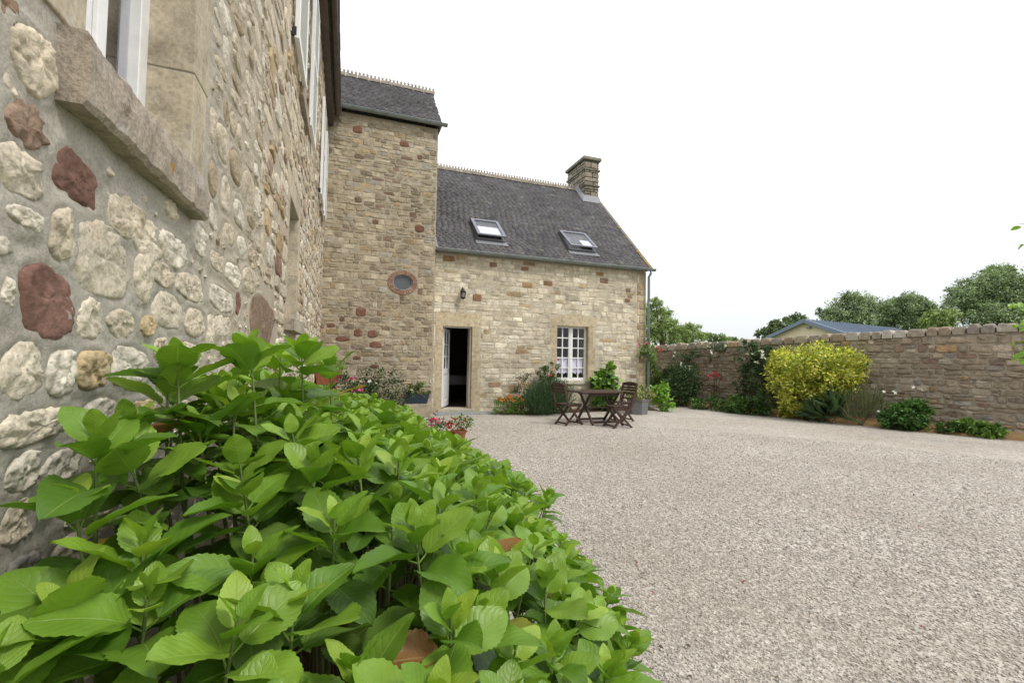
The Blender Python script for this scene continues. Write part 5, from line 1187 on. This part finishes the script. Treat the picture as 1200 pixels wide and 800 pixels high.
ws('strap_leaved_plant', 975, 1.0, 'dark strap leaved plant under the right side of the yellow bush', 'plant', [(968, 484, 16, 8), (982, 482, 10, 9)], 360, .42, [(.06, .12, .04), (.09, .16, .06), (.05, .1, .045)], asp=.13, spiky=.5, clump=12)
ws('smudge_blades', 1008, .8, 'added thin pale blades imitating a lens smudge between the yellow bush and the daisies', 'lens smudge', [(1005, 482, 16, 12), (1022, 478, 12, 10)], 520, .36, [(.18, .2, .1), (.24, .24, .13), (.13, .17, .07)], asp=.035, spiky=1.2, clump=16)  # blades added to imitate a pale lens smudge, not a real plant
ws('daisy_bush', 1058, .75, 'rounded green daisy bush with a few white flowers, at the foot of the wall', 'shrub', [(1062, 488, 22, 15), (1075, 486, 16, 16), (1045, 492, 15, 11)], 3600, .075, [(.055, .14, .025), (.07, .165, .03), (.09, .19, .04)], flowers=[(jit([(1033, 459), (1049, 461), (1070, 455), (1079, 457), (1030, 483), (1046, 458)], 1, 1.2), .05, WHITE)])
ws('small_border_plant', 1110, .6, 'small dark tuft of leaves in the sandy border', 'plant', [(1111, 501, 10, 6)], 520, .07, G_DARK + G_MID)
ws('low_leafy_plant', 1150, .55, 'low spreading bright green plant in the sandy border at the right', 'plant', [(1140, 499, 14, 6), (1160, 505, 16, 6), (1130, 497, 8, 5)], 1500, .075, G_LIGHT + G_MID)
# twig of a young tree beside the right edge
ft = wallpt(1235, 1.6); m_ = sc_at(ft)
def sp(x, y): d = Vector(ray(x, y)); t2 = (ft - CAMP).dot(GF.N) / d.dot(GF.N); return CAMP + d * t2
r = thing('young_fig_tree', tuple(ft), 'young broad leaved tree whose leafy shoots reach in at the right edge', 'tree')
mb = MB(); mb.tube([ft, sp(1232, 440), sp(1228, 380), sp(1224, 300), sp(1218, 250)], [.03, .025, .02, .014, .008], 7); mb.build('trunk', M['bark'], r)
for (a, b2, n_) in (((1228, 385), (1186, 378), 15), ((1230, 420), (1190, 400), 15), ((1228, 352), (1180, 358), 8), ((1224, 300), (1193, 286), 5), ((1232, 430), (1184, 418), 7), ((1222, 270), (1192, 262), 4), ((1230, 400), (1250, 340), 12)):
    A_, B_ = sp(*a), sp(*b2); mb = MB(); mb.tube([A_, (A_ + B_) / 2 + Vector((0, 0, .05)), B_], [.009, .006, .003], 5, col=(.7, .9, .5)); mb.build('branch', M['bark'], r)
    for i in range(n_):
        f = .35 + .65 * i / n_; o = A_ + (B_ - A_) * f + Vector((random.uniform(-.05, .05), random.uniform(-.08, .08), random.uniform(-.12, .06))); sz = random.uniform(.09, .15)
        d = (Vector((random.uniform(-1, .4), random.uniform(-1, .4), random.uniform(-.7, .3)))).normalized(); n2 = Vector((random.uniform(-.5, .5), random.uniform(-1, 0), .8)); n2 = (n2 - d * n2.dot(d)).normalized(); sd = n2.cross(d)
        ti = random.choice([1, 3, 6, 7]); tt = LO[ti]; me = bpy.data.meshes.get('fig_leaf_%d' % ti) or npmesh('fig_leaf_%d' % ti, tt[0], tt[1], np.tile(np.array(tt[3]), (len(tt[0]), 1)), tt[2], smooth=True)
        if not me.materials: me.materials.append(M['hleaf'])
        ob = bpy.data.objects.new('leaf', me); C.objects.link(ob); ob.parent = r
        ob.matrix_local = Matrix.Translation(-ft) @ Matrix(((d.x, sd.x, n2.x, o.x), (d.y, sd.y, n2.y, o.y), (d.z, sd.z, n2.z, o.z), (0, 0, 0, 1))) @ Matrix.Diagonal((sz, sz, sz, 1))

# ------------------------------------------------------------------ trees beyond the wall
def tree(x, depth, specs, label, n, ls, pal, name='broadleaf_tree', asp=.55, **k):
    """specs in photo pixels at that depth"""
    f = at(x, 430, depth); f.z = -.03; m_ = depth / 538.; bl = []
    for (cx, cy, rx_, ry_) in specs:
        p = at(cx, cy, depth) + Vector((fw.x, fw.y, 0)) * random.uniform(-.3, .3) * rx_ * m_; bl.append((tuple(p - f), (rx_ * m_, rx_ * m_ * .9, ry_ * m_)))
    trunk_bl = list(bl); bl = []
    for c_, r_ in trunk_bl:                        # billowing sub-crowns round every main mass
        bl.append((c_, tuple(q * .78 for q in r_)))
        for _ in range(9):
            d = unit(1)[0]; d[2] = abs(d[2]) * .9 - .15; k_ = random.uniform(.26, .42); bl.append((tuple(np.array(c_) + d * np.array(r_) * .72), tuple(q * k_ for q in r_)))
    r = thing(name, tuple(f), label, 'tree', 'trees beyond the garden wall'); cz = sum(b[0][2] for b in bl) / len(bl); cxm = Vector((sum(b[0][0] for b in bl) / len(bl), sum(b[0][1] for b in bl) / len(bl), 0))
    tk = MB(); tk.tube([f, f + cxm * .15 + Vector((0, 0, cz * .3)), f + cxm * .5 + Vector((0, 0, cz * .75)), f + cxm + Vector((0, 0, cz * 1.15))], [cz * .055, cz * .045, cz * .03, cz * .008], 9); tr_ = tk.build('trunk', M['bark'], r)
    for b in trunk_bl:
        tk = MB(); s_ = f + cxm * .3 + Vector((0, 0, cz * .45)); e_ = f + Vector(b[0]); tk.tube([s_, (s_ + e_) / 2 + Vector((0, 0, .2)), e_ + Vector((0, 0, b[1][2] * .6))], [cz * .025, cz * .015, cz * .004], 6); tk.build('branch', M['bark'], tr_)
    V, F, Cc = cloud(bl, n, ls, pal, asp=asp, clump=40, cs=.17, **k); place('crown', npmesh('crown', V, F, Cc), M['tree_leaf'], r, tuple(f), kind='stuff'); return r
WIL = [(.31, .40, .15), (.35, .44, .17), (.26, .34, .13)]; OAK = [(.26, .34, .19), (.30, .38, .22), (.22, .295, .17), (.34, .42, .24)]  # crown colours here and below are paled in place of distance haze
tree(778, 26, [(770, 378, 24, 26), (783, 388, 22, 18), (768, 360, 14, 12), (795, 395, 16, 14), (755, 385, 18, 24)], 'pale green willow just right of the cottage gable', 15000, .16, WIL, 'willow_tree', asp=.25, drop=.5)
tree(808, 28, [(808, 388, 14, 11), (815, 396, 14, 12), (800, 396, 12, 10)], 'smaller willow leaning right, beside the larger willow', 6000, .16, WIL, 'willow_tree', asp=.25, drop=.3)
tree(838, 44, [(832, 395, 11, 5), (846, 398, 14, 5), (862, 399, 10, 4)], 'low distant tree just showing over the wall between willows and roses', 2600, .2, [(.2, .28, .12), (.25, .33, .15)])
tree(925, 60, [(915, 384, 20, 10), (905, 390, 16, 8), (932, 376, 14, 8), (895, 392, 10, 6)], 'far grey green tree behind the barn gable', 7000, .32, [(.16, .23, .11), (.19, .26, .13)])
tree(1000, 50, [(990, 363, 24, 20), (1010, 358, 22, 18), (975, 372, 20, 16), (1028, 366, 22, 20), (1000, 378, 34, 14)], 'broad dark tree behind the barn roof', 26000, .2, OAK)
tree(1062, 48, [(1050, 362, 24, 20), (1070, 362, 26, 22), (1040, 376, 22, 14), (1085, 372, 22, 18), (1062, 380, 34, 14)], 'broad tree right of the barn roof', 26000, .2, OAK)
tree(1108, 40, [(1108, 372, 20, 11), (1100, 380, 22, 9)], 'small pale bush like tree between the two large crowns', 4500, .2, WIL)
tree(1150, 44, [(1140, 350, 30, 26), (1165, 340, 32, 32), (1125, 362, 22, 24), (1185, 352, 34, 32), (1150, 372, 44, 18), (1205, 345, 34, 34), (1175, 322, 20, 14)], 'tallest dark tree crown at the right edge of the view', 42000, .2, OAK)
tree(1255, 44, [(1240, 350, 34, 36), (1270, 360, 34, 30)], 'next tree of the row, beyond the right edge', 6000, .3, OAK)
# ------------------------------------------------------------------ barn beyond the wall
BD = 34
pb = at(945, 377, BD); gd = Vector((.145, -.99, 0)).normalized(); bdn = Vector((.99, .145, 0)).normalized()
half = 2.55; zr = pb.z; ze = zr - 1.05
br = thing('barn', (pb.x, pb.y, 0), 'cream gabled barn with blue grey sheet roof showing above the garden wall', 'barn')
base = Vector((pb.x, pb.y, 0)); BP = lambda a, l, z: base + gd * a + bdn * l + Vector((0, 0, z)); BL = 11
drn = (Vector((.62, .78, 0)))
hr_ = half
mb = MB(); q = [BP(-half, 0, 0), BP(hr_, 0, 0), BP(hr_, 0, ze), BP(0, 0, zr), BP(-half, 0, ze)]; q2 = [p + bdn * BL for p in q]; mb.add(q + q2, [(0, 1, 2, 3, 4), (9, 8, 7, 6, 5), (0, 4, 9, 5), (1, 6, 7, 2)]); mb.build('wall', M['barn_wall'], br)
sl_ = (zr - ze) / half
mb = MB()
for s, hw_ in ((-1, half + .3), (1, hr_ + .3)):
    a0, a1 = (0, hw_ * s); P4 = [BP(a0, -.35, zr + .02), BP(a1, -.35, zr + .02 - sl_ * hw_), BP(a1, BL, zr + .02 - sl_ * hw_), BP(a0, BL, zr + .02)]; mb.add(P4 + [p + Vector((0, 0, .16)) for p in P4], [(0, 1, 2, 3), (7, 6, 5, 4), (0, 4, 5, 1), (1, 5, 6, 2), (2, 6, 7, 3)])
bro = mb.build('roof', M['barn_roof'], br)
mb = MB()
for i in range(1, 28):
    l = -.35 + i * .5; mb.bar(BP(.05, l, zr + .20), BP(hr_ + .28, l, zr + .20 - sl_ * (hr_ + .23)), .05, .05)
mb.build('roof_rib', M['barn_roof'], bro, kind='stuff')
mb = MB(); 
for s, hw_ in ((-1, half + .32), (1, hr_ + .32)): mb.bar(BP(0, -.37, zr + .06), BP(hw_ * s, -.37, zr + .06 - sl_ * hw_), .05, .26, upv=(0, 0, 1))
mb.build('bargeboard', M['barn_roof'], bro)
k = MB(); k.box((base + gd * .1).to_tuple()[:2] + (zr - .5,), ((base + gd * .35) - bdn * .22).to_tuple()[:2] + (zr - .38,)); k.build('floodlight', M['zinc'], br)

# fallen leaves and petals, a few weeds
n = 90; V = []; F = []; Cc = []
d_ = 2 + 8 * RN.random(n); a_ = np.radians(25 + 40 * RN.random(n)); X_, Y_ = d_ * np.sin(a_), d_ * np.cos(a_); X_ = np.clip(X_, 1.35, 12); k_ = Y_ < 11; X_, Y_ = X_[k_], Y_[k_]; n = len(X_)
P_ = np.stack([X_, Y_, np.full(n, .014)], 1); D_ = np.stack([RN.normal(size=n), RN.normal(size=n), RN.normal(size=n) * .2], 1); pal = np.array([(.10, .05, .03), (.16, .09, .04), (.3, .04, .04), (.14, .12, .05)])
V, F, Cc = leaves_np(P_, D_, np.tile((0., 0., 1.), (n, 1)), .02 + .025 * RN.random(n), .012 + .012 * RN.random(n), pal[RN.integers(0, 4, n)])
o = place('fallen_leaves', npmesh('fallen_leaves', V, F, Cc), M['leaf'], kind='stuff'); tag(o, 'small dry leaves and petals scattered on the gravel', 'leaves')
